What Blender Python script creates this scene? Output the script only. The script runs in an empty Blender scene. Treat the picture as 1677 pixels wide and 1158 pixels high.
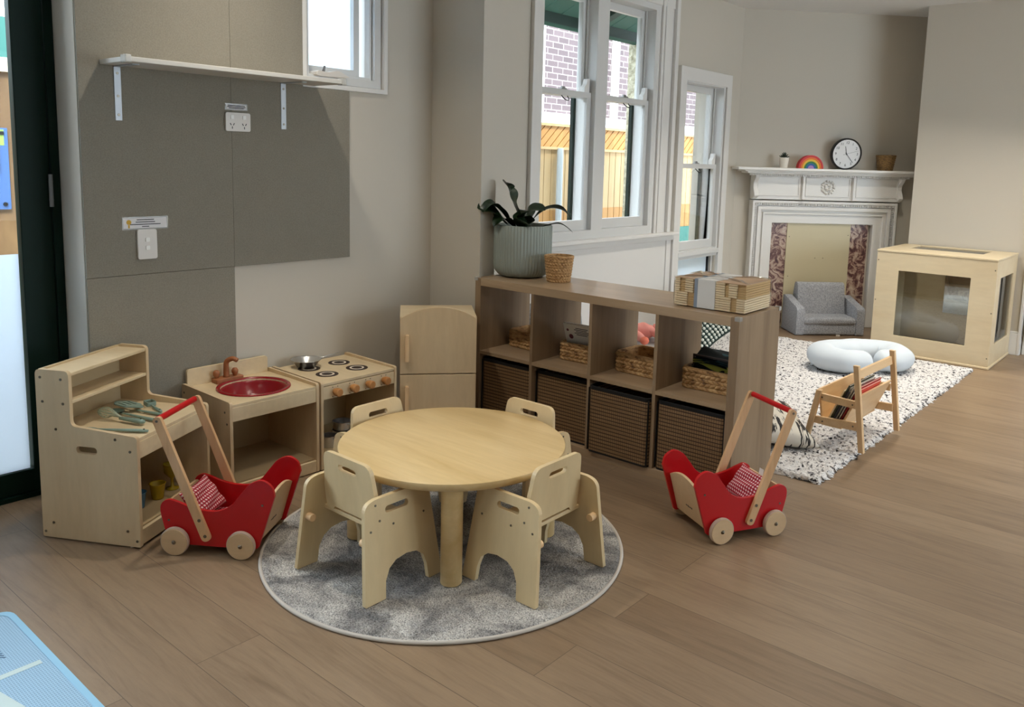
import bpy, bmesh, math, random
import numpy as np
from mathutils import Matrix, Vector
random.seed(7)
rng = np.random.default_rng(11)
SC = bpy.context.scene
COL = SC.collection
PI = math.pi
rad = math.radians

# ------------------------------------------------------------------ camera, sky, light, exposure
def rig_camera():
    f_px, yaw, pitch, roll = 1352.05, 2.2602, -0.1348, 0.0289
    cy, sy, cp, sp, cr, sr = math.cos(yaw), math.sin(yaw), math.cos(pitch), math.sin(pitch), math.cos(roll), math.sin(roll)
    f = Vector((cp*cy, cp*sy, sp)); r = Vector((sy, -cy, 0)); u = r.cross(f)
    r2 = cr*r + sr*u; u2 = -sr*r + cr*u
    cam = bpy.data.cameras.new('camera'); o = bpy.data.objects.new('camera', cam); COL.objects.link(o)
    m = Matrix((( r2.x, u2.x, -f.x, 2.9106), (r2.y, u2.y, -f.y, -2.9993), (r2.z, u2.z, -f.z, 1.3654), (0, 0, 0, 1)))
    o.matrix_world = m
    cam.sensor_fit = 'HORIZONTAL'; cam.sensor_width = 36; cam.lens = f_px*36/1677
    cam.shift_x = -48.98/1677; cam.shift_y = -133.5/1677
    cam.clip_start = .05; cam.clip_end = 100
    SC.camera = o
rig_camera()
SC.view_settings.view_transform = 'Standard'; SC.view_settings.look = 'None'
SC.view_settings.gamma = 1; SC.view_settings.use_curve_mapping = False
SC.view_settings.exposure = 0.0
W = bpy.data.worlds.new('world'); SC.world = W; W.use_nodes = True
bg = W.node_tree.nodes['Background']; bg.inputs[0].default_value = (.76, .89, 1, 1); bg.inputs[1].default_value = 6.8
sun = bpy.data.lights.new('sun', 'SUN'); sun.energy = 4.0; sun.angle = rad(3); sun.color = (1, .95, .86)
so = bpy.data.objects.new('sun', sun); COL.objects.link(so); so.rotation_euler = Vector((-.62, .35, -.75)).to_track_quat('-Z', 'Y').to_euler()
CEIL = 2.645
DOWNLIGHTS = [(.10, -1.17, 1.0), (1.07, -1.17, .62), (2.1, -1.17, .45), (1.2, 1.5, .9), (2.4, 1.3, .8), (1.07, -3.2, .5), (2.4, -3.2, .5), (3.9, -1.17, .6), (3.9, 1.3, .9), (3.9, -3.2, .6), (1.15, 2.7, 2.4), (2.6, 3.0, 2.4)]  # first two follow the shelf's shadow; rest unseen additions, last two brighten the bay
DL_POWER = 6.9

# ------------------------------------------------------------------ colour and materials
def lin(c):
    return tuple(((v/255)/12.92 if v/255 <= .04045 else ((v/255+.055)/1.055)**2.4) for v in c)+(1,)
MATS = {}
def mat(name, rgb, rough=.5, metal=0, **kw):
    if name in MATS: return MATS[name]
    m = bpy.data.materials.new(name); m.use_nodes = True
    b = m.node_tree.nodes['Principled BSDF']
    b.inputs['Base Color'].default_value = lin(rgb); b.inputs['Roughness'].default_value = rough; b.inputs['Metallic'].default_value = metal
    for k, v in kw.items(): b.inputs[k].default_value = v
    MATS[name] = m; return m
class NT:
    def __init__(s, m): s.t = m.node_tree; s.b = s.t.nodes['Principled BSDF']; s.n = s.t.nodes; s.l = s.t.links
    def add(s, typ, **kw):
        n = s.n.new(typ)
        for k, v in kw.items():
            if hasattr(n, k): setattr(n, k, v)
            else: n.inputs[k.replace('_', ' ')].default_value = v
        return n
    def coords(s, scale=(1, 1, 1), rot=(0, 0, 0)):
        tc = s.add('ShaderNodeTexCoord'); mp = s.add('ShaderNodeMapping'); s.l.new(tc.outputs['Object'], mp.inputs[0])
        mp.inputs['Scale'].default_value = scale; mp.inputs['Rotation'].default_value = rot; return mp.outputs[0]
    def noise(s, vec, scale=5, detail=4, rough=.5, dist=0):
        n = s.add('ShaderNodeTexNoise'); n.inputs['Scale'].default_value = scale; n.inputs['Detail'].default_value = detail
        n.inputs['Roughness'].default_value = rough; n.inputs['Distortion'].default_value = dist; s.l.new(vec, n.inputs['Vector']); return n.outputs[0]
    def ramp(s, fac, stops):
        r = s.add('ShaderNodeValToRGB'); s.l.new(fac, r.inputs[0]); e = r.color_ramp.elements
        while len(e) < len(stops): e.new(.5)
        for q, (p, c) in zip(e, stops): q.position = p; q.color = c
        return r.outputs[0]
    def mix(s, a, b, fac=.5, mode='MIX'):
        x = s.add('ShaderNodeMix'); x.data_type = 'RGBA'; x.blend_type = mode
        for i, v in ((0, fac), (6, a), (7, b)):
            if isinstance(v, (float, int, tuple)): x.inputs[i].default_value = v
            else: s.l.new(v, x.inputs[i])
        return x.outputs[2]
    def col(s, c): s.l.new(c, s.b.inputs['Base Color'])
    def bump(s, h, strength=.2, dist=.01):
        x = s.add('ShaderNodeBump'); x.inputs['Strength'].default_value = strength; x.inputs['Distance'].default_value = dist
        s.l.new(h, x.inputs['Height']); s.l.new(x.outputs[0], s.b.inputs['Normal'])
def wood(name, c1, c2, axis='X', scale=6, rough=.45, grain=14, bands=0.0):
    m = mat(name, c1, rough); t = NT(m)
    sc = [grain]*3; sc['XYZ'.index(axis)] = 1.0
    v = t.coords(tuple(sc)); a = t.noise(v, scale*.35, 5, .6, .6); b = t.noise(v, scale*2.5, 3, .6)
    c = t.ramp(a, [(.3, lin(c1)), (.7, lin(c2))])
    c = t.mix(c, t.ramp(b, [(.35, (.86, .86, .86, 1)), (.65, (1, 1, 1, 1))]), .35, 'MULTIPLY')
    t.col(c); t.bump(b, .06, .002); return m
def speckle(name, stops, scale, rough=.9, bump=.5, bdist=.004, big=None):
    m = mat(name, (128, 128, 128), rough); t = NT(m); v = t.coords()
    a = t.noise(v, scale, 3, .6); c = t.ramp(a, stops)
    if big: c = t.mix(c, t.ramp(t.noise(v, big[0], 3, .55), big[1]), big[2], 'MULTIPLY')
    t.col(c); t.bump(a, bump, bdist); return m

WALL = mat('wall_paint', (204, 197, 184), .75); _t = NT(WALL); _t.bump(_t.noise(_t.coords(), 90, 2), .04, .002)
CEILM = mat('ceiling_paint', (225, 224, 222), .8)
TRIM = mat('white_gloss_paint', (226, 224, 220), .35)
GREYW = mat('window_white', (214, 214, 212), .35)
PLY = wood('birch_ply', (208, 182, 144), (220, 197, 160), 'Z', 4, .42, 5)
PLYH = wood('birch_ply_flat', (212, 190, 152), (224, 204, 168), 'X', 4, .42, 5)
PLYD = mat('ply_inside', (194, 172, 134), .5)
CHAIRW = wood('chair_ply', (215, 189, 144), (226, 204, 160), 'Z', 3, .4, 4)
TABLEW = wood('table_maple', (206, 174, 118), (228, 201, 150), 'X', 3, .33, 9)
BEECH = wood('beech', (205, 160, 115), (222, 182, 138), 'Z', 6, .4, 10)
PINE = wood('pine', (222, 182, 134), (236, 204, 160), 'X', 5, .45, 9)
PINEZ = wood('pine_upright', (222, 182, 134), (236, 204, 160), 'Z', 5, .45, 9)
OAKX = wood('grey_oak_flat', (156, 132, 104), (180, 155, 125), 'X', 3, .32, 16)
OAKZ = wood('grey_oak_upright_shaded', (126, 103, 78), (160, 136, 108), 'Z', 2, .45, 16)  # same oak in a darker tone, shade of the unit's front put into the colour
CUBEW = wood('pale_birch', (212, 192, 156), (222, 206, 174), 'X', 3, .38, 5)
KNOBW = wood('orange_beech', (182, 122, 66), (202, 146, 88), 'Z', 6, .4, 8)
TAPW = wood('dark_beech', (150, 90, 52), (172, 110, 68), 'Z', 6, .4, 8)
RED = mat('red_paint', (188, 8, 18), .32)
REDPL = mat('dark_red_plastic', (140, 10, 24), .25)
STEEL = mat('steel', (214, 214, 214), .28, 1)
SCREW = mat('screw_metal', (120, 112, 100), .35, 1)
BLACK = mat('black_plastic', (12, 12, 14), .4)
WHITEP = mat('white_plastic', (222, 216, 208), .35)
GREEN = mat('dark_green_metal', (3, 32, 24), .5); GREEN.node_tree.nodes['Principled BSDF'].inputs['Specular IOR Level'].default_value = .2
BURN = mat('hob_brown', (50, 34, 28), .5)
BURNW = mat('hob_cream', (226, 214, 196), .5)
SAGE = mat('sage_silicone', (128, 150, 138), .45)
CLEAR = mat('clear_rubber', (225, 225, 220), .15, 0, Alpha=.45)
def glass(name, tint=(1, 1, 1, 1), gloss=.12, rough=0.0):
    m = bpy.data.materials.new(name); m.use_nodes = True; t = m.node_tree; t.nodes.clear()
    o = t.nodes.new('ShaderNodeOutputMaterial'); tr = t.nodes.new('ShaderNodeBsdfTransparent'); tr.inputs[0].default_value = tint
    g = t.nodes.new('ShaderNodeBsdfGlossy'); g.inputs['Roughness'].default_value = rough
    fr = t.nodes.new('ShaderNodeLayerWeight'); fr.inputs[0].default_value = gloss
    mx = t.nodes.new('ShaderNodeMixShader'); t.links.new(fr.outputs['Fresnel'], mx.inputs[0]); t.links.new(tr.outputs[0], mx.inputs[1]); t.links.new(g.outputs[0], mx.inputs[2]); t.links.new(mx.outputs[0], o.inputs[0])
    return m
GLASS = glass('window_glass')
def frosted():
    m = mat('frosted_film', (225, 235, 245), .5); b = m.node_tree.nodes['Principled BSDF']
    t = m.node_tree; tl = t.nodes.new('ShaderNodeBsdfTranslucent'); tl.inputs[0].default_value = (.86, .93, 1, 1); df = t.nodes.new('ShaderNodeBsdfDiffuse'); df.inputs[0].default_value = (.8, .84, .88, 1)
    mx = t.nodes.new('ShaderNodeMixShader'); mx.inputs[0].default_value = .12; t.links.new(tl.outputs[0], mx.inputs[1]); t.links.new(df.outputs[0], mx.inputs[2]); t.links.new(mx.outputs[0], t.nodes['Material Output'].inputs[0]); return m
FROST = frosted()
ACRYL = glass('clear_acrylic', (.90, .90, .88, 1), .45)
MIRROR = mat('mirror', (225, 228, 232), .03, 1)

# ------------------------------------------------------------------ mesh helpers
def obj(name, bm, m=None, parent=None, smooth=False, bevel=0, loc=None, rot=None, seg=2, autos=False):
    me = bpy.data.meshes.new(name)
    if isinstance(bm, bmesh.types.BMesh): bm.to_mesh(me); bm.free()
    else: me = bm
    if m is not None and not me.materials:
        for q in (m if isinstance(m, (list, tuple)) else [m]): me.materials.append(q)
    o = bpy.data.objects.new(name, me); COL.objects.link(o)
    if parent: o.parent = parent
    if loc: o.location = loc
    if rot: o.rotation_euler = rot
    if smooth: me.shade_smooth()
    if autos: me.shade_smooth(); me.set_sharp_from_angle(angle=rad(40))
    if bevel:
        b = o.modifiers.new('bevel', 'BEVEL'); b.width = bevel; b.segments = seg; b.limit_method = 'ANGLE'; b.angle_limit = rad(40)
    return o
def thing(name, label, cat, loc=(0, 0, 0), rz=0, group=None):
    o = bpy.data.objects.new(name, None); COL.objects.link(o); o.empty_display_size = .1
    o.location = loc; o.rotation_euler = (0, 0, rz); o['label'] = label; o['category'] = cat
    if group: o['group'] = group
    return o
def tag(o, label, cat, group=None, kind=None):
    o['label'] = label; o['category'] = cat
    if group: o['group'] = group
    if kind: o['kind'] = kind
    return o
def struct(name, bm, m, parent=None, **k):
    o = obj(name, bm, m, parent, **k)
    if parent is None: o['kind'] = 'structure'
    return o
def box(*a, bm=None):
    bm = bm or bmesh.new()
    x0, x1, y0, y1, z0, z1 = a
    m = Matrix.Translation(((x0+x1)/2, (y0+y1)/2, (z0+z1)/2)) @ Matrix.Diagonal((abs(x1-x0), abs(y1-y0), abs(z1-z0), 1))
    bmesh.ops.create_cube(bm, size=1, matrix=m); return bm
def bxs(*L):
    bm = bmesh.new()
    for a in L: box(*a, bm=bm)
    return bm
PL = {'XZ': lambda u, v, w: (u, w, v), 'XY': lambda u, v, w: (u, v, w), 'YZ': lambda u, v, w: (w, u, v)}
def prism(outer, t0, t1, plane='XZ', holes=(), bm=None, f=None):
    """outline(s) in a plane, thickness from t0 to t1 on the third axis; f maps a point"""
    bm = bm or bmesh.new(); P = PL[plane]; F = f or (lambda p: p)
    tmp = bmesh.new(); loops = []
    for ring in [outer]+list(holes):
        vs = [tmp.verts.new(P(a, b, 0)) for a, b in ring]; loops.append(vs)
        for i in range(len(vs)): tmp.edges.new((vs[i], vs[(i+1) % len(vs)]))
    bmesh.ops.triangle_fill(tmp, use_beauty=True, use_dissolve=False, edges=tmp.edges[:])
    tmp.verts.index_update()
    tris = [[v.index for v in fc.verts] for fc in tmp.faces]
    A = []; B = []
    idx = 0; rings = []
    for ring in [outer]+list(holes):
        rings.append(list(range(idx, idx+len(ring)))); idx += len(ring)
        for a, b in ring:
            A.append(bm.verts.new(F(P(a, b, t0)))); B.append(bm.verts.new(F(P(a, b, t1))))
    tmp.free()
    for t in tris:
        try: bm.faces.new([A[i] for i in t]); bm.faces.new([B[i] for i in reversed(t)])
        except ValueError: pass
    for r in rings:
        n = len(r)
        for i in range(n):
            a, b = r[i], r[(i+1) % n]; bm.faces.new((A[a], B[a], B[b], A[b]))
    bmesh.ops.recalc_face_normals(bm, faces=bm.faces[:])
    return bm
def rrect(x0, x1, y0, y1, r, n=5, corners=(1, 1, 1, 1)):
    out = []
    for k, (cx, cy, a) in enumerate(((x0+r, y0+r, PI), (x1-r, y0+r, 1.5*PI), (x1-r, y1-r, 0), (x0+r, y1-r, .5*PI))):
        if corners[k]:
            for i in range(n+1): t = a+i/n*PI/2; out.append((cx+r*math.cos(t), cy+r*math.sin(t)))
        else: out.append(((x0, y0), (x1, y0), (x1, y1), (x0, y1))[k])
    return out
def spl(pts, n=6, closed=True):
    """smooth closed Catmull-Rom outline"""
    out = []; N = len(pts)
    rg = range(N) if closed else range(N-1)
    for i in rg:
        g = lambda k: np.array(pts[k % N] if closed else pts[min(max(k, 0), N-1)], float)
        p0, p1, p2, p3 = g(i-1), g(i), g(i+1), g(i+2)
        for j in range(n):
            t = j/n; out.append(tuple(.5*((2*p1)+(-p0+p2)*t+(2*p0-5*p1+4*p2-p3)*t*t+(-p0+3*p1-3*p2+p3)*t**3)))
    if not closed: out.append(tuple(pts[-1]))
    return out
def rounded(pts, n=5):
    """polygon [(x,y,r)] with rounded corners"""
    out = []; N = len(pts)
    for i in range(N):
        p = np.array(pts[i][:2]); r = pts[i][2] if len(pts[i]) > 2 else 0
        if r <= 0: out.append(tuple(p)); continue
        a = np.array(pts[i-1][:2])-p; b = np.array(pts[(i+1) % N][:2])-p
        a = p+a/np.linalg.norm(a)*r; b = p+b/np.linalg.norm(b)*r
        for j in range(n+1):
            t = j/n; out.append(tuple((1-t)**2*a+2*t*(1-t)*p+t*t*b))
    return out
def lathe(prof, seg=32, bm=None, c=(0, 0, 0), f=None):
    bm = bm or bmesh.new(); rings = []
    for r, z in prof:
        if r < 1e-6: rings.append([bm.verts.new((c[0], c[1], c[2]+z))])
        else: rings.append([bm.verts.new((c[0]+r*math.cos(2*PI*i/seg), c[1]+r*math.sin(2*PI*i/seg), c[2]+z)) for i in range(seg)])
    for a, b in zip(rings, rings[1:]):
        for i in range(seg):
            j = (i+1) % seg
            q = [a[i % len(a)], a[j % len(a)], b[j % len(b)], b[i % len(b)]]
            q = list(dict.fromkeys(q))
            if len(q) > 2:
                try: bm.faces.new(q)
                except ValueError: pass
    bmesh.ops.recalc_face_normals(bm, faces=bm.faces[:])
    return bm
def xf(bm, m): bmesh.ops.transform(bm, matrix=m, verts=bm.verts[:]); return bm
def cyl(p0, p1, r, seg=20, bm=None, r2=None):
    bm2 = bmesh.new(); p0 = Vector(p0); p1 = Vector(p1); d = p1-p0; L = d.length
    bmesh.ops.create_cone(bm2, cap_ends=True, segments=seg, radius1=r, radius2=r if r2 is None else r2, depth=L)
    m = Matrix.Translation((p0+p1)/2) @ d.to_track_quat('Z', 'Y').to_matrix().to_4x4()
    xf(bm2, m)
    if bm is None: return bm2
    me = bpy.data.meshes.new('t'); bm2.to_mesh(me); bm.from_mesh(me); bpy.data.meshes.remove(me); bm2.free(); return bm
def tube(pts, r, seg=10, bm=None, closed=False, flat=1.0):
    bm = bm or bmesh.new(); P = [Vector(p) for p in pts]; N = len(P); rings = []; up = None
    for i in range(N):
        d = (P[(i+1) % N]-P[i-1]) if closed else (P[min(i+1, N-1)]-P[max(i-1, 0)])
        d.normalize()
        if up is None: up = Vector((0, 0, 1)) if abs(d.z) < .9 else Vector((1, 0, 0))
        s = d.cross(up).normalized(); u = s.cross(d).normalized(); up = u
        rr = r(i/(N-1)) if callable(r) else r
        rings.append([bm.verts.new(P[i]+s*rr*math.cos(2*PI*k/seg)+u*rr*flat*math.sin(2*PI*k/seg)) for k in range(seg)])
    rg = range(N) if closed else range(N-1)
    for i in rg:
        a, b = rings[i], rings[(i+1) % N]
        for k in range(seg): bm.faces.new((a[k], a[(k+1) % seg], b[(k+1) % seg], b[k]))
    if not closed: bm.faces.new(rings[0][::-1]); bm.faces.new(rings[-1])
    bmesh.ops.recalc_face_normals(bm, faces=bm.faces[:])
    return bm
def gridmesh(name, X, Y, Z, closed_u=False, colors=None):
    """numpy (nu,nv) arrays to a mesh"""
    nu, nv = X.shape; me = bpy.data.meshes.new(name)
    V = np.stack([X, Y, Z], -1).reshape(-1, 3)
    iu = np.arange(nu if closed_u else nu-1); iv = np.arange(nv-1); A, B = np.meshgrid(iu, iv, indexing='ij'); A2 = (A+1) % nu
    F = np.stack([A*nv+B, A2*nv+B, A2*nv+B+1, A*nv+B+1], -1).reshape(-1, 4)
    me.vertices.add(len(V)); me.vertices.foreach_set('co', V.astype(np.float32).ravel())
    me.loops.add(F.size); me.loops.foreach_set('vertex_index', F.astype(np.int32).ravel())
    me.polygons.add(len(F)); me.polygons.foreach_set('loop_start', np.arange(0, F.size, 4, dtype=np.int32))
    me.update(); me.validate(); me.shade_smooth(); return me
def pillow(w, d, h, n=28, pinch=.12, puff=1.0):
    u = np.linspace(-1, 1, n); U, V = np.meshgrid(u, u, indexing='ij')
    e = np.clip((1-U**2)*(1-V**2), 0, 1)**.38*puff
    k = 1-pinch*(1-np.abs(U)**2)*0
    X = w/2*U*(1-pinch*(1-V**2)*np.abs(U)**3); Y = d/2*V*(1-pinch*(1-U**2)*np.abs(V)**3)
    wr = .012*np.sin(U*7+V*3)*e
    bm = bmesh.new()
    for s in (1, -1):
        me = gridmesh('t', X, Y, s*(h/2*e+wr*.4)); bm.from_mesh(me); bpy.data.meshes.remove(me)
    bmesh.ops.remove_doubles(bm, verts=bm.verts[:], dist=1e-4); bmesh.ops.recalc_face_normals(bm, faces=bm.faces[:])
    return bm
def dup(root, loc=None, rz=None, label=None, group=None):
    r = root.copy(); COL.objects.link(r)
    if loc is not None: r.location = loc
    if rz is not None: r.rotation_euler = (0, 0, rz)
    if label: r['label'] = label
    if group: r['group'] = group
    for ch in list(root.children):
        c = ch.copy(); COL.objects.link(c); c.parent = r
        for g in list(ch.children):
            d = g.copy(); COL.objects.link(d); d.parent = c
    return r
def screw(p, n, parent, r=.0045):
    p = Vector(p); n = Vector(n).normalized()
    return obj('screw', cyl(p-n*.001, p+n*.0015, r, 12), SCREW, parent)
def text(name, s, size, m, parent, mw, ext=.0006, align='CENTER'):
    c = bpy.data.curves.new(name, 'FONT'); c.body = s; c.size = size; c.extrude = ext; c.align_x = align; c.align_y = 'CENTER'
    o0 = bpy.data.objects.new(name, c); COL.objects.link(o0); bpy.context.view_layer.update()
    me = bpy.data.meshes.new_from_object(o0.evaluated_get(bpy.context.evaluated_depsgraph_get())); bpy.data.objects.remove(o0); bpy.data.curves.remove(c); me.materials.clear(); me.materials.append(m)
    o = bpy.data.objects.new(name, me); COL.objects.link(o); o.parent = parent; o.matrix_local = mw; return o
def copy_into(bm, src):
    me = bpy.data.meshes.new('t'); src.to_mesh(me); bm.from_mesh(me); bpy.data.meshes.remove(me); src.free(); return bm

# ------------------------------------------------------------------ the room shell
def floor_mat():
    m = mat('oak_boards', (160, 135, 110), .36); t = NT(m); v = t.coords()
    br = t.add('ShaderNodeTexBrick'); v = t.coords(); v.node.inputs['Location'].default_value = (.28, .089, 0); t.l.new(v, br.inputs['Vector']); br.offset = .37; br.offset_frequency = 2
    for k, q in (('Scale', 1), ('Mortar Size', .0012), ('Mortar Smooth', .3), ('Bias', 0), ('Brick Width', 1.9), ('Row Height', .19)): br.inputs[k].default_value = q
    br.inputs['Color1'].default_value = lin((131, 109, 86)); br.inputs['Color2'].default_value = lin((147, 125, 101)); br.inputs['Mortar'].default_value = lin((96, 79, 63))
    # warp grain per board
    sh = t.add('ShaderNodeVectorMath', operation='MULTIPLY_ADD'); t.l.new(br.outputs['Color'], sh.inputs[0]); sh.inputs[1].default_value = (31, 17, 5); t.l.new(v, sh.inputs[2])
    mp = t.add('ShaderNodeMapping'); t.l.new(sh.outputs[0], mp.inputs[0]); mp.inputs['Scale'].default_value = (1.1, 11, 1)
    a = t.noise(mp.outputs[0], 1.6, 6, .62, 1.4); b = t.noise(mp.outputs[0], 9, 5, .7)
    c = t.mix(br.outputs['Color'], t.ramp(a, [(.28, (.66, .63, .60, 1)), (.5, (.97, .97, .97, 1)), (.75, (1.12, 1.11, 1.09, 1))]), .85, 'MULTIPLY')
    c = t.mix(c, t.ramp(b, [(.3, (.8, .79, .78, 1)), (.6, (1, 1, 1, 1))]), .55, 'MULTIPLY')
    t.col(c); inv = t.add('ShaderNodeMath', operation='SUBTRACT'); t.l.new(b, inv.inputs[0]); t.l.new(br.outputs['Fac'], inv.inputs[1]); t.bump(inv.outputs[0], .12, .002)
    return m
struct('floor', box(-.66, 6.6, -6.2, 4.75, -.1, 0), floor_mat())
struct('ceiling', box(-.9, 6.6, -6.2, 4.95, CEIL, CEIL+.1), CEILM)
XA = -.39; XB = -.31
# wall with the high window: window hole y -1.0..-.2, z 1.66..2.3
def wall_yz(name, x0, x1, y0, y1, z0, z1, holes, m=WALL):
    bm = prism([(y0, z0), (y1, z0), (y1, z1), (y0, z1)], x0, x1, 'YZ', [[(a, c), (b, c), (b, d), (a, d)] for a, b, c, d in holes])
    return struct(name, bm, m)
wall_yz('wall_left', -.64, XA, -1.715, .05, 0, CEIL, [(-.752, -.262, 1.668, 2.35)])
struct('wall_pier', box(-.64, -.02, .05, .16, 0, CEIL), WALL)
wall_yz('wall_windows', -.56, XB, .16, 3.6, 0, CEIL, [(.80, 2.30, .87, 2.45), (2.50, 3.14, .18, 2.0)])
Pc = Vector((XB, 3.43, 0)); TH = rad(45)
def fl(s, d, z): return (Pc.x+s*math.cos(TH)+d*math.sin(TH), Pc.y+s*math.sin(TH)-d*math.cos(TH), z)
bm = bmesh.new()
v = [bm.verts.new(fl(s, d, z)) for s, d, z in [(-.2, 0, 0), (1.60, 0, 0), (1.60, -.25, 0), (-.2, -.25, 0), (-.2, 0, CEIL), (1.60, 0, CEIL), (1.60, -.25, CEIL), (-.2, -.25, CEIL)]]
for q in ((0, 1, 5, 4), (1, 2, 6, 5), (2, 3, 7, 6), (3, 0, 4, 7), (0, 3, 2, 1), (4, 5, 6, 7)): bm.faces.new([v[i] for i in q])
bmesh.ops.recalc_face_normals(bm, faces=bm.faces[:]); struct('wall_fireplace', bm, WALL)
struct('wall_niche', box(.74, 1.3, 4.55, 4.7, 0, CEIL), WALL)
struct('wall_right', box(.945, 1.80, 4.05, 4.6, 0, CEIL), WALL)
struct('wall_far', box(1.80, 6.6, 4.12, 4.6, 0, CEIL), WALL)
wall_yz('wall_east', 6.5, 6.65, -6.2, 4.6, 0, CEIL, [(.2, 3.4, .5, 2.4)])
struct('wall_back', box(-.66, 6.6, -6.3, -6.15, 0, CEIL), WALL)
struct('baseboard_right', bxs((.945, 1.80, 4.033, 4.05, 0, .165), (.945, 1.80, 4.038, 4.05, .165, .18)), TRIM, bevel=.003)
struct('baseboard_far', box(1.82, 6.5, 4.10, 4.12, 0, .15), TRIM, bevel=.003)
struct('trim_1', bxs((1.795, 1.812, 4.03, 4.12, 0, 2.2),), TRIM, bevel=.002)
cb = struct('door_2', prism(rrect(1.83, 2.5, .12, 2.1, .01, 2), 4.07, 4.12, 'XZ'), TRIM, bevel=.003)
struct('baseboard_windows', box(XB, XB+.015, .16, 2.4, 0, .15), TRIM, bevel=.003)

# ------------------------------------------------------------------ green glazed door at left
dr = thing('door_1', 'dark green framed glazed door with frosted lower film', 'door'); del dr['category']; dr['kind'] = 'structure'
for y0, y1 in ((-3.9, -1.75), (-6.1, -3.95)):
    bm = prism([(y0, .02), (y1, .02), (y1, 2.45), (y0, 2.45)], -.625, -.58, 'YZ', [[(y0+.11, .11), (y1-.11, .11), (y1-.11, 2.34), (y0+.11, 2.34)]])
    obj('door_leaf', bm, GREEN, dr, bevel=.003)
    obj('glass_pane', box(-.604, -.600, y0+.105, y1-.105, .105, 2.345), GLASS, dr)
    if y0 > -5: obj('frosted_film', box(-.5994, -.598, y0+.105, y1-.118, .105, .955), FROST, dr)
obj('jamb', bxs((-.63, -.575, -1.748, -1.716, 0, 2.645), (-.63, -.575, -3.95, -3.9, 0, 2.645)), GREEN, dr, bevel=.003)
obj('head', box(-.63, -.575, -6.15, -1.75, 2.455, 2.645), GREEN, dr)
obj('threshold', box(-.66, -.565, -6.15, -1.72, 0, .018), GREEN, dr, bevel=.002)
for z in (1.195, .35, 2.1):
    bm = cyl((-.572, -1.752, z-.062), (-.572, -1.752, z+.062), .008, 14)
    for q in (-.035, .035): cyl((-.572, -1.752, z+q-.002), (-.572, -1.752, z+q+.002), .0088, 14, bm)
    obj('hinge', bm, mat('dull_steel', (150, 152, 155), .4, .8), dr)

# ------------------------------------------------------------------ windows
def frame_yz(x0, x1, y0, y1, z0, z1, w, wb=None, wt=None):
    wb = wb or w; wt = wt or w
    return prism([(y0, z0), (y1, z0), (y1, z1), (y0, z1)], x0, x1, 'YZ', [[(y0+w, z0+wb), (y1-w, z0+wb), (y1-w, z1-wt), (y0+w, z1-wt)]])
def wthing(name, label):
    o = thing(name, label, 'window'); del o['category']; o['kind'] = 'structure'; return o
w1 = wthing('window_1', 'high frosted awning window above the pinboard')
obj('window_frame', frame_yz(-.56, -.40, -.745, -.285, 1.69, 2.33, .04), GREYW, w1, bevel=.003)
obj('architrave', frame_yz(-.60, XA+.012, -.7525, -.26, 1.666, 2.36, .022), TRIM, w1, bevel=.002)
obj('window_frame', frame_yz(-.46, -.42, -.72, -.33, 1.73, 2.30, .012), GREYW, w1, bevel=.002)
obj('sash', frame_yz(-.52, -.47, -.71, -.365, 1.742, 2.28, .034), GREYW, w1, bevel=.003)
obj('frosted_glass', box(-.50, -.496, -.69, -.38, 1.76, 2.26), FROST, w1)
wd = obj('winder_handle', prism(spl([(-.68, 1.732), (-.67, 1.745), (-.62, 1.742), (-.56, 1.752), (-.52, 1.738), (-.50, 1.726), (-.58, 1.722), (-.67, 1.722)], 4), -.43, -.375, 'YZ'), WHITEP, w1, bevel=.003)
obj('latch_pin', cyl((-.41, -.62, 1.744), (-.41, -.612, 1.772), .007, 10, r2=.005), mat('grey_metal', (120, 120, 120), .4, .7), wd)

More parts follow.
